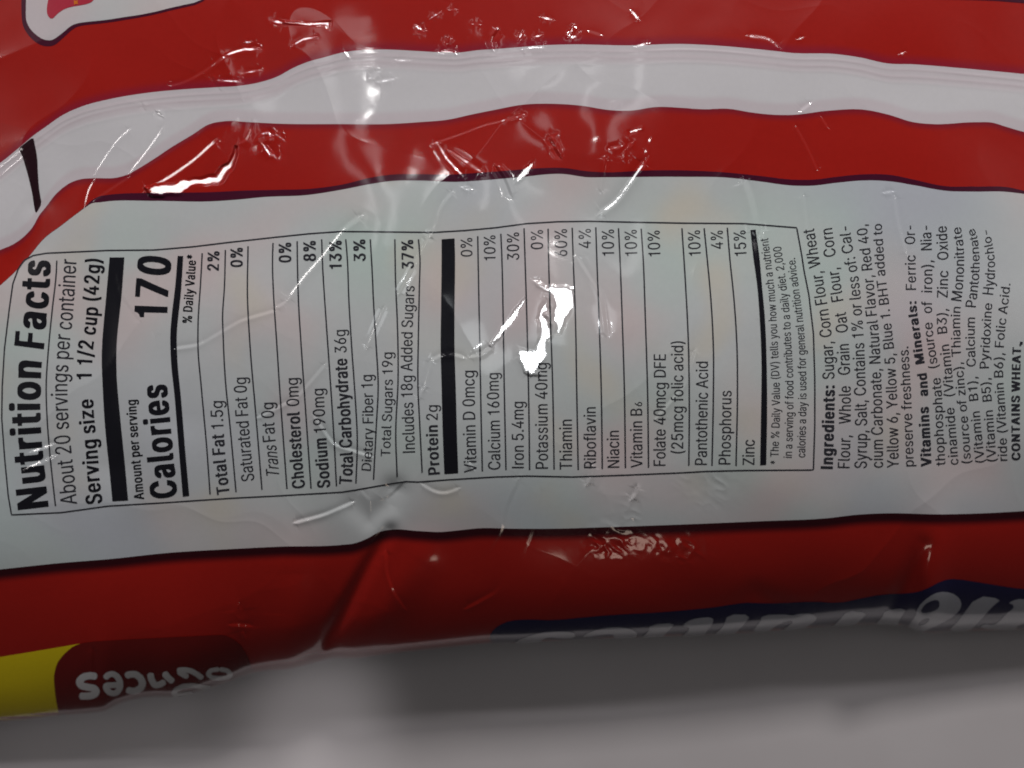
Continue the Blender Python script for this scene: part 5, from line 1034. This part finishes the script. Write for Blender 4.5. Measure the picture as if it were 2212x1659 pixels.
[206,308],[206,112],[209,95],[215,84],[227,76],[277,75],[282,72],[292,32],[292,6]]]),'hu':(490,[[[54,383],[194,383],[197,134],[200,123],[216,97],[240,81],[249,83],[269,98],[282,115],
[293,140],[297,174],[298,383],[436,383],[436,1],[176,-4],[144,1],[118,10],[88,32],[70,56],[55,106]]])}
CAPH = 509.0
cache = {}
def glyph(ch, sx, cap, style):
    key = (ch, round(sx/.004), round(cap), style)
    if key in cache: return cache[key]
    sy = cap/CAPH
    cs = [[(x*sx, y*sy) for x, y in c] for c in GL_(ch, style)[1]]
    if style == 'i': cs = [[(x+y*.20, y) for x, y in c] for c in cs]
    V, F = fill(cs)
    V, F = subdivide(V, F, 5.0)
    cache[key] = (V, F)
    return cache[key]
def GL_(ch, style): return GLYPH[('l' if style == 'i' else style)+ch]

FIT = []
def set_line(name, path, items, mat, parent):
    """items: (text, style, y_from, y_to, cap, justify_scale or None); text runs up the layout along path"""
    a = np.array(sorted(path, key=lambda q: q[1]), float)
    yy = np.linspace(a[0, 1], a[-1, 1], 60)
    if len(a) > 2:
        cf = curve([(y, x) for x, y in a]); xx = cf(yy)
    else: xx = np.interp(yy, a[:, 1], a[:, 0])
    def bx(y):
        return np.interp(y, yy, xx)
    def sl(y):
        h = 6; return (bx(np.clip(y+h, yy[0], yy[-1]))-bx(np.clip(y-h, yy[0], yy[-1])))/np.maximum(np.clip(y+h, yy[0], yy[-1])-np.clip(y-h, yy[0], yy[-1]), 1e-6)
    VV, FF, off = [], [], 0
    for it in items:
        text, style, y0, y1, cap = it[:5]
        c0, c1 = cap if isinstance(cap, tuple) else (cap, cap)
        cap = max(c0, c1)
        def ext(ch):
            xs = [q[0] for c in GL_(ch, style)[1] for q in c]; return min(xs), max(xs)
        def width(t):
            return sum(GL_(c, style)[0] for c in t)-ext(t[0])[0]-(GL_(t[-1], style)[0]-ext(t[-1])[1])
        span = y0-y1
        lsb = ext(text[0])[0]
        tot = width(text); nsp = text.count(' '); sp = 0
        if len(it) > 5:                      # justified: scale from the first word, the rest goes into the spaces
            sx = (y0-it[5])/width(text.split(' ')[0]); sp = (span-tot*sx)/nsp
            if sp < -GL_(' ', style)[0]*sx*.55: sx = span/tot; sp = 0
        else:
            sx = span/tot
        FIT.append((text[:14], style, round(sx/(cap/CAPH), 2), round(sp, 1)))
        pen = -lsb*sx
        for ch in text:
            if ch == ' ':
                pen += GL_(' ', style)[0]*sx+sp; continue
            V, F = glyph(ch, sx, cap, style)
            u = V[:, 0]+pen; v = V[:, 1]*((c0+(c1-c0)*np.clip((V[:, 0]+pen)/span, 0, 1))/cap)
            y = y0-u
            s = sl(y)
            d = np.stack([-s, -np.ones_like(s)], 1); d /= np.linalg.norm(d, axis=1, keepdims=True)
            up = np.stack([d[:, 1], -d[:, 0]], 1)
            VV.append(np.stack([bx(y), y], 1)+up*v[:, None])
            FF += [[i+off for i in f] for f in F]; off += len(V)
            pen += GL_(ch, style)[0]*sx
    return ink(name, np.concatenate(VV), FF, mat, parent)
tl = lambda nm, path, items, m=None: set_line(nm, path, items, m or M_grey, panel)
TX = 'text_line'
tl(TX, [(106,1095),(99,1035),(91,953),(88,900),(87.5,867),(88.5,840),(91,785),(96,748),(101,685),(105,652),(108,615),(110,560)], [('Nutrition Facts','h',1094,563,(68,64))], M_black)
tl(TX, [(167,1089),(161.7,1035),(156,985),(152,946),(149,918),(147.3,882),(146,842),(146.5,815),(148.3,792),(152,735),(156,702),(161,640),(166,560)], [('About 20 servings per container','l',1088,561,35.5)])
tl(TX, [(222,1086),(215,1028),(212.5,988),(206.7,928),(203,890),(201,840),(199,818),(200,780),(204,735),(208,712),(212.5,668),(215,610),(219,558)], [('Serving size','b',1086,862,(36,33)),('1 1/2 cup (42g)','b',818,560,33.5)], M_black)
tl(TX, [(312,1079),(304,997),(299,940),(294,860)], [('Amount per serving','b',1078,863,22)], M_black)
tl(TX, [(384,1075),(375,985),(368,905),(362.5,852),(361,760),(362,690),(362.5,667),(365,620),(371.6,555)], [('Calories','h',1073,830,58),('170','h',686,557,72)], M_black)
tl(TX, [(414.5,700),(416,671),(421,610),(424,560),(424.5,550)], [('% Daily Value*','b',698,551,20.5)], M_black)
def row(lpath, litems, pct=None, b0=0, y0=0, b1=0, y1=0, cap=26, st='l'):
    tl(TX, lpath, litems)
    if pct: tl('percent_value', [(b0,y0+2),(b1,y1-2)], [(pct,st,y0,y1,cap)])
row([(497,1068),(488.5,998),(484.4,942),(482,890),(481.8,866)], [('Total Fat','b',1066,937,28),('1.5g','l',925,866,27)], '2%',473,585,474.4,543,25.5,'b')
row([(550,1038),(543.6,985),(537.8,915),(534.5,865),(532.5,813)], [('Saturated Fat 0g','l',1037,815,28)], '0%',524.5,577,524.5,535,26.5,'b')
row([(604,1032),(597.8,968),(595.6,950),(592.5,900),(591.5,867)], [('Trans','i',1030,962,28),('Fat 0g','l',952,869,27.5)])
row([(660,1055),(653.6,997),(650,930),(647.5,890),(646,860),(644,814)], [('Cholesterol','b',1053,889,28),('0mg','l',876,816,27.5)], '0%',629.4,567,629,524,27,'b')
row([(714,1053),(710,1003),(706,955),(703.5,915),(699.5,837)], [('Sodium','b',1052,946,28),('190mg','l',933,839,26.5)], '8%',682.8,564,682,519,27,'b')
row([(760,1049),(762,1020),(763,1000),(761,965),(757,888),(753,841),(750,775),(746.5,710)], [('Total Carbohydrate','b',1047,774,27.5),('36g','l',761,712,26)], '13%',738.5,581,738,518,27,'b')
row([(801,1019),(804,985),(806.5,940),(806.5,900),(806,850),(804.5,807)], [('Dietary Fiber 1g','l',1017,809,(20.5,26))], '3%',790.3,564,789,517,26,'b')
row([(843,988),(844,960),(845.5,921),(847.5,890),(848.7,830),(848,759)], [('Total Sugars 19g','l',986,761,(20.5,23.5))])
row([(897,979),(894,900),(892,850),(891,760),(892,700),(894,660),(896,616)], [('Includes 18g Added Sugars','l',977,618,(27,24))], '37%',894.8,580,892.3,518,26.5,'b')
row([(951,1026),(948,985),(946,921),(945.7,873)], [('Protein','b',1024,918,25.5),('2g','l',907,875,25)])
row([(1030,1022),(1028,950),(1026.5,890),(1025,799)], [('Vitamin D 0mcg','l',1020,801,27)], '0%',1020.6,554,1020,514,25)
row([(1081,1016),(1080,915),(1078,850),(1077,803)], [('Calcium 160mg','l',1014,805,26.5)], '10%',1070.6,562,1070,509,25)
row([(1131.7,1013),(1131.5,940),(1131,865)], [('Iron 5.4mg','l',1011,867,26)], '30%',1121.7,561,1121,502,26)
row([(1184,1014),(1183,876),(1182,781)], [('Potassium 40mg','l',1012,783,27)], '0%',1173.4,538,1172.6,496,26.5)
row([(1236,1016),(1235.6,905)], [('Thiamin','l',1014,906,27)], '60%',1225.5,553,1224.6,495,27)
row([(1287.6,1013),(1287,877)], [('Riboflavin','l',1011,879,26)], '4%',1276.2,536,1276,494,26)
row([(1338,1012),(1337,928)], [('Niacin','l',1010,930,25.5)], '10%',1326.7,552,1326,495,25.5)
row([(1388,1012),(1387,866)], [('Vitamin B','l',1010,882,25.5),('6','l',877,868,16)], '10%',1376.7,552,1375,496,25.5)
row([(1437.6,1008),(1438.5,763)], [('Folate 40mcg DFE','l',1006,765,26.5)], '10%',1426.7,553,1424.6,498,25.5)
row([(1476,981),(1476,735)], [('(25mcg folic acid)','l',979,737,26)])
row([(1527,1006),(1528,914),(1529.6,834),(1529.3,779)], [('Pantothenic Acid','l',1004,781,26)], '10%',1514,552,1511.6,498,26)
row([(1578,1005),(1580.4,842)], [('Phosphorus','l',1003,844,25.5)], '4%',1562,537,1561,498,26)
row([(1629.6,1006),(1630.4,948)], [('Zinc','l',1004,950,25.5)], '15%',1613,552,1610,498,26)
tl(TX, [(1682,1004),(1682,980),(1685,890),(1684.5,840),(1681,760),(1678.3,701),(1674.6,641),(1669,590),(1664,550),(1659,512)], [('* The % Daily Value (DV) tells you how much a nutrient','l',1002,514,18)])
tl(TX, [(1710.5,990),(1713,927),(1714,860),(1713,800),(1709,735),(1706,676),(1700,625),(1694,580),(1687,530)], [('in a serving of food contributes to a daily diet. 2,000','l',989,532,18)])
tl(TX, [(1739,990),(1741,921),(1742,850),(1741,790),(1738,727),(1733,675),(1726,624),(1717,555)], [('calories a day is used for general nutrition advice.','l',988,557,17.5)])
IL = 'ingredient_line'
tl(IL, [(1799,1014),(1801.5,930),(1803.3,848),(1802.5,811),(1799,750),(1795.4,711),(1788,661),(1781,620),(1775.4,586),(1769,555),(1758,490)], [('Ingredients:','h',1013,832,26.5),('Sugar, Corn Flour, Wheat','r',818,493,26,733)])
tl(IL, [(1835.4,1012),(1838,894),(1837,820),(1834,750),(1829.6,691),(1820,637),(1812,585),(1804,540),(1797,489)], [('Flour, Whole Grain Oat Flour, Corn','r',1011,492,26.5,940)])
tl(IL, [(1872.5,1012),(1873,910),(1870,830),(1867,750),(1863,690),(1856,611),(1848,560),(1840.4,527),(1836,486)], [('Syrup, Salt, Contains 1% or less of: Cal-','r',1011,488,(27,24),920)])
tl(IL, [(1907.5,1011),(1907,920),(1904,830),(1898,715),(1892,660),(1885,585),(1879,534),(1874,500),(1871,482)], [('cium Carbonate, Natural Flavor, Red 40,','r',1010,484,(26,23),945)])
tl(IL, [(1941.5,1011),(1940,920),(1937.5,850),(1933,770),(1925.7,702),(1918,635),(1912,585),(1908,530),(1904.5,482)], [('Yellow 6, Yellow 5, Blue 1. BHT added to','r',1010,483,(25.5,20),923)])
tl(IL, [(1974,1008),(1971,920),(1968,850),(1962,746)], [('preserve freshness.','r',1007,748,22)])
tl(IL, [(2012.5,1008),(2009,930),(2006,880),(2001.5,807),(1995,770),(1988,720),(1980,661),(1978.5,600),(1976,485)], [('Vitamins','h',1007,878,23),('and','h',855,805,21),('Minerals:','h',784,650,20),('Ferric','r',626,551,22.5),('Or-','r',527,487,22.5)])
tl(IL, [(2042.5,1006),(2038,930),(2031.5,819),(2023,770),(2016.5,727),(2013,661),(2014,600),(2013,537),(2011,486)], [('thophosphate','r',1005,815,21),('(source','r',793,697,21),('of','r',676,651,22),('iron),','r',632,562,23),('Nia-','r',540,487,24)])
tl(IL, [(2070.5,1004),(2066,940),(2061.5,884),(2059,832),(2050,745),(2046,716),(2047,640),(2048.5,551),(2044.5,487)], [('cinamide','r',1003,880,21),('(Vitamin','r',855,743,21),('B3),','r',719,667,21.5),('Zinc','r',643,585,23),('Oxide','r',561,488,24)])
tl(IL, [(2097.5,1001),(2093,930),(2088,875),(2082,811),(2076,765),(2074.5,727),(2075,665),(2078,640),(2082.4,581),(2081.5,532),(2075,488)], [('(source','r',1000,898,19.5),('of','r',888,863,20),('zinc),','r',853,782,20),('Thiamin','r',769,663,20.5),('Mononitrate','r',651,490,(23,20))])
tl(IL, [(2127.5,999),(2121,940),(2116,885),(2112,850),(2108,790),(2105.7,711),(2108,662),(2113,620),(2116,580),(2114,535),(2109,505),(2102,491)], [('(Vitamin','r',998,887,20.5),('B1),','r',864,813,20),('Calcium','r',791,687,20),('Pantothenate','r',664,493,(23,17))])
tl(IL, [(2152.5,997),(2148,930),(2143,870),(2138,820),(2136,790),(2139,735),(2143,661),(2147,620),(2149.5,580),(2147,545),(2140,510),(2136,494)], [('(Vitamin','r',996,885,19.5),('B5),','r',866,816,20),('Pyridoxine','r',795,656,20),('Hydrochlo-','r',637,496,(24,17))])
tl(IL, [(2176,997),(2174,930),(2171,870),(2167,812),(2167.5,770),(2171,715),(2176.5,669),(2183,610)], [('ride (Vitamin B6), Folic Acid.','r',995,613,20)])
tl(IL, [(2204,996),(2203,900),(2204,800),(2206,740)], [('CONTAINS WHEAT.','h',994,742,18.5)])
# rules
R = 3.1
rules = [
 [(123,563),(122,586),(113,670),(105,753),(100,836),(102,903),(107,970),(120,1093)],
 [(437,547),(434,603),(428,703),(428,753),(435,836),(447,970),(454,1068)],
 [(487,540),(485,620),(481,686),(482,720),(487,820),(497,920),(510,1063)],
 [(536,532),(535,653),(537,693),(542,770),(552,886),(566,1058)],
 [(590,525),(589,553),(592,653),(597,726),(603,820),(620,1056)],
 [(642,521),(643,586),(645,653),(650,736),(658,853),(672,1055)],
 [(695,517),(697,573),(703,670),(710,770),(722,953),(727,1050)],
 [(747,517),(750,553),(754,653),(760,753),(767,853),(772,953),(769,1044)],
 [(800,517),(804,586),(807,653),(812,736),(817,836),(813,920),(807,1036)],
 [(853,517),(855,620),(858,686),(860,820),(855,936),(858,1030)],
 [(904,517),(907,553),(906,620),(904,720),(903,836),(907,920),(912,1021)],
 [(1032,510),(1034,620),(1037,770),(1039,886),(1042,1018)],
 [(1082,505),(1084,553),(1087,686),(1089,820),(1093,1015)],
 [(1132,493),(1134,553),(1139,720),(1142,853),(1144,1015)],
 [(1184,494),(1185,553),(1189,686),(1194,836),(1197,1014)],
 [(1236,492),(1238,553),(1243,686),(1246,853),(1249,1015)],
 [(1287,491),(1289,553),(1294,686),(1299,853),(1301,1013)],
 [(1336,493),(1339,553),(1344,686),(1349,853),(1351,1011)],
 [(1385,494),(1389,553),(1394,686),(1399,853),(1401,1010)],
 [(1473,493),(1480,600),(1487,740),(1489,886),(1488,1006)],
 [(1521,493),(1527,553),(1536,653),(1541,753),(1541,853),(1538,1006)],
 [(1571,492),(1576,553),(1586,653),(1592,753),(1593,836),(1590,1006)],
]
def densify(p):
    a = np.array(p, float)
    f = curve([(y, x) for x, y in a]); yy = np.linspace(a[0, 1], a[-1, 1], 80)
    return np.stack([f(yy), yy], 1)
for r in rules: strip_ink('rule_line', densify(r), R, M_grey, panel)
def bar(l, r):
    L_, R_ = densify(l), densify(r)
    na = 6; t = np.linspace(0, 1, na)[None, :, None]
    V = (L_[:, None]*(1-t)+R_[:, None]*t).reshape(-1, 2)
    idx = np.arange(len(L_)*na).reshape(len(L_), na)
    A, B, C, Dq = idx[:-1, :-1].ravel(), idx[1:, :-1].ravel(), idx[1:, 1:].ravel(), idx[:-1, 1:].ravel()
    ink('thick_bar', V, np.concatenate([np.stack([A, B, C], 1), np.stack([A, C, Dq], 1)]), M_black, panel)
bar([(237,556),(230,636),(220,780),(222,836),(227,920),(237,1020),(243,1083)], [(269,556),(263,636),(252,753),(252,803),(260,903),(270,1003),(277,1081)])
bar([(384,553),(380,603),(368,736),(370,786),(377,853),(385,953),(395,1073)], [(396,553),(392,620),(382,736),(383,770),(392,870),(400,970),(409,1071)])
bar([(954,517),(954,553),(953,653),(952,753),(954,836),(956,920),(960,1024)], [(982,515),(983,553),(982,653),(982,753),(985,853),(987,936),(990,1022)])
bar([(1621,497),(1627,553),(1636,620),(1641,686),(1645,786),(1644,886),(1642,1005)], [(1632,496),(1640,553),(1646,620),(1652,686),(1656,786),(1657,886),(1655,1004)])
box = [(72,552),(100,547),(233,541),(333,540),(417,533),(500,523),(600,512),(667,505),(737,500),(837,501),(937,502),(1004,498),(1070,492),(1137,483),(1204,479),(1270,478),(1370,480),(1474,482),(1607,483),(1721,492),
 (1732,553),(1737,586),(1747,636),(1757,720),(1760,820),(1760,920),(1757,1015),(1607,1016),(1524,1018),(1474,1021),(1354,1026),(1237,1030),(1137,1028),(1070,1030),(970,1036),(904,1041),(877,1040),(837,1046),(770,1058),(737,1063),(600,1071),(500,1076),(367,1085),(233,1093),(133,1107),(25,1112),
 (18,1070),(10,986),(4,903),(5,836),(10,753),(20,670),(28,613),(40,580),(53,562)]
strip_ink('label_border', box, 3.1, M_grey, panel, closed=True)
# small registration dot after the last line
poly_ink('print_dot', [[(2203,744),(2209,744),(2209,738),(2203,738)]], M_grey, panel, it=0)

# ---- far-left title letter
sh = [(48,-60),(46,0),(47,48),(55,68),(70,86),(86,97),(102,101),(118,98),(130,88),(143,76),(156,64),(168,57),(186,54),(216,51),(241,48),(271,43),(301,38),(341,30),(371,22),(452,4),(470,-60)]
lt = [(58,-60),(57,0),(56,40),(60,53),(68,66),(80,77),(92,85),(105,88),(116,86),(127,78),(140,68),(152,57),(165,51),(185,48),(215,45),(240,42),(270,37),(300,33),(340,25),(369,17),(450,0),(468,-60)]
fl = [(108,-60),(105,0),(102,15),(102,28),(105,36),(110,41),(116,40),(122,33),(130,26),(140,20),(155,15),(175,12),(190,9),(201,4),(207,-8),(210,-60)]
tlsh = poly_ink('title_letter', [sh], M_maroon, bag, step=8, lift=.00004)
tlet = poly_ink('letter_face', [lt], M_panel, tlsh, step=8, lift=.00009)
tfil = poly_ink('letter_fill', [fl], M_pink, tlsh, step=6, lift=.00014)
poly_ink('letter_star', [[(160,0),(164,3),(170,1),(168,6),(171,10),(165,9),(161,12),(161,7)]], M_orange, tlsh, it=1, lift=.0002)
# dark stroke at the left of the white band
poly_ink('dark_stroke', [[(40,321),(56,308),(72,296),(75,310),(81,341),(82,370),(84,403),(87,422),(90,439),(84,452),(77,462),(73,441),(70,418),(62,383),(55,358),(47,333)]], M_wedge, bag, it=1)
poly_ink('corner_print', [[(1560,-20),(1600,-3),(1760,-1),(1950,-2),(2110,0),(2180,4),(2280,14),(2280,-20)]], M_maroon, bag, it=1, lift=.00005)
# ---- near-left corner: yellow flash and the weight badge
poly_ink('yellow_flash', [[(-640,1500),(-300,1460),(-60,1430),(0,1419),(67,1408),(150,1394),(172,1390),(200,1420),(200,1640),(-640,1640)]], M_yellow, bag, step=8, it=0, lift=.00004)
badge = poly_ink('weight_badge', [[(117,1473),(117,1456),(123,1433),(132,1420),(142,1409),(160,1394),(187,1386),(267,1381),(367,1376),(467,1371),(480,1371),(493,1374),(507,1382),(520,1393),(533,1413),(543,1439),(548,1470),(548,1640),(134,1640),(128,1546),(120,1506)]], M_badge, bag, step=6, it=1, lift=.00009)
S3 = lambda pts: [(x/3.7647, 1324.8+y/3.7647) for x, y in pts]
def stroke_letter(paths, wd, parent, mat=None):
    """one letter from rounded pen strokes"""
    Vs, Fs, off = [], [], 0
    for pth in paths:
        a = np.array(S3(pth)); S = np.concatenate([[0], np.cumsum(np.hypot(*np.diff(a, axis=0).T))])
        q = np.linspace(0, S[-1], max(8, int(S[-1]/1.6)))
        x = np.interp(q, S, a[:, 0]); y = np.interp(q, S, a[:, 1])
        for _ in range(4):
            x[1:-1] = (x[:-2]+2*x[1:-1]+x[2:])/4; y[1:-1] = (y[:-2]+2*y[1:-1]+y[2:])/4
        tx, ty = np.gradient(x), np.gradient(y); L = np.hypot(tx, ty)+1e-9
        nx, ny = -ty/L, tx/L
        e = np.minimum(q, S[-1]-q); r = wd/2*np.sqrt(np.clip(1-(1-np.clip(e/(wd*.35), 0, 1))**2, .0, 1)*.92+.08)
        lat = np.linspace(-1, 1, 5)
        V = np.stack([x[:, None]+nx[:, None]*r[:, None]*lat, y[:, None]+ny[:, None]*r[:, None]*lat*.92], -1).reshape(-1, 2)
        V[:, 1] = np.minimum(V[:, 1], EDGE(V[:, 0])-.05)
        idx = np.arange(len(x)*5).reshape(len(x), 5)+off
        A, B, C, Dq = idx[:-1, :-1].ravel(), idx[1:, :-1].ravel(), idx[1:, 1:].ravel(), idx[:-1, 1:].ravel()
        Fs.append(np.concatenate([np.stack([A, B, C], 1), np.stack([A, C, Dq], 1)])); Vs.append(V); off += len(V)
    return ink('letter', np.concatenate(Vs), np.concatenate(Fs), mat or M_letter, parent, .00014)
stroke_letter([[(792,512),(740,503),(690,510),(655,535),(648,562),(668,588),(720,598),(765,605),(785,628),(772,655),(735,668),(690,670),(645,668)]], 16.5, badge)
stroke_letter([[(970,578),(920,580),(862,582),(866,612),(890,640),(925,650),(958,635),(978,595),(975,545),(950,505),(915,487),(880,497),(852,528)]], 13.5, badge)
stroke_letter([[(1020,512),(1055,492),(1105,492),(1145,522),(1162,565),(1145,605),(1105,628),(1060,628),(1028,612)]], 15.5, badge)
stroke_letter([[(1222,480),(1232,535),(1260,583),(1305,575),(1345,548)],[(1335,475),(1362,515),(1412,557)]], 14.5, badge)
stroke_letter([[(1448,466),(1480,490),(1532,516)],[(1440,462),(1500,455),(1555,465),(1600,490),(1650,528)]], 12.5, badge)
stroke_letter([[(1785,450),(1715,460),(1690,490),(1720,518),(1785,526),(1850,520),(1878,495),(1850,462),(1785,450)]], 10.5, badge)
stroke_letter([[(1405,662),(1430,618),(1490,588),(1570,582),(1650,596),(1720,605)],[(1405,664),(1470,660),(1570,645)]], 11, badge)
# ---- near edge: dark-blue wordmark with slanted white letters
Z1 = lambda pts: [(1036.8+x/3.7647, 1209.6+y/3.7647) for x, y in pts]
Z2 = lambda pts: [(1624.3+x/3.7647, 1209.6+y/3.7647) for x, y in pts]
wm = poly_ink('wordmark', [Z1([(120,760),(80,650),(85,590),(150,530),(250,490),(400,482),(600,490),(900,460),(1150,440),(1400,430),(1700,405),(1900,385),(2150,345)])+Z2([(40,350),(200,352),(500,335),(700,350),(850,320),(1050,278),(1300,270),(1400,245),(1550,165),(1650,150),(1900,190),(2212,240),(2700,260),(2700,800),(40,800)])], M_navy, bag, step=6, it=1, lift=.00005)
WL = [Z1([(275,672),(330,640),(450,600),(550,580),(690,578),(775,590),(770,634),(650,634),(560,625),(505,640),(490,668),(280,690)]),
 Z1([(815,628),(900,580),(1000,552),(1120,543),(1220,555),(1280,585),(1275,615),(1220,645),(1130,645),(1085,632),(1095,605),(1030,600),(930,615)]),
 Z1([(1305,634),(1370,580),(1385,525),(1590,510),(1545,560),(1480,625),(1400,640)]),
 Z1([(1640,530),(1720,480),(1840,462),(1895,470),(1895,510),(1850,570),(1800,628),(1620,632),(1690,580),(1705,545)]),
 Z1([(1890,614),(1980,540),(2015,440),(2205,443),(2140,530),(2060,605),(2000,615)]),
 Z2([(-5,580),(60,510),(85,445),(270,440),(330,450),(380,435),(480,432),(525,460),(520,490),(440,545),(340,585),(215,590),(300,530),(335,500),(310,485),(230,510),(110,590)]),
 Z2([(620,560),(710,490),(770,410),(945,425),(880,490),(810,545),(700,563)]),
 Z2([(990,530),(1060,465),(1075,408),(1260,388),(1215,460),(1190,500),(1190,535)]),
 None,
 Z2([(1585,580),(1680,490),(1830,288),(2030,315),(1960,370),(1870,470),(1770,580)]),
 Z2([(1840,550),(1890,515),(1950,530),(2000,510),(2060,440),(2130,390),(2120,355),(2080,350),(2150,315),(2230,320),(2330,325),(2330,480),(2150,530),(2160,560),(2060,570)])]
for q in WL:
    if q: poly_ink('letter', [q], M_script, wm, step=4, it=1, lift=.0001)
poly_ink('letter', [Z2([(1262,538),(1330,460),(1350,380),(1430,300),(1520,255),(1620,262),(1690,310),(1705,370),(1670,430),(1600,480),(1480,540),(1370,590),(1310,572)]),
 Z2([(1365,425),(1400,360),(1470,322),(1520,325),(1525,370),(1500,405),(1430,428)]), Z2([(1345,525),(1385,480),(1445,468),(1435,498),(1390,528)])], M_script, wm, step=4, it=1, lift=.0001)
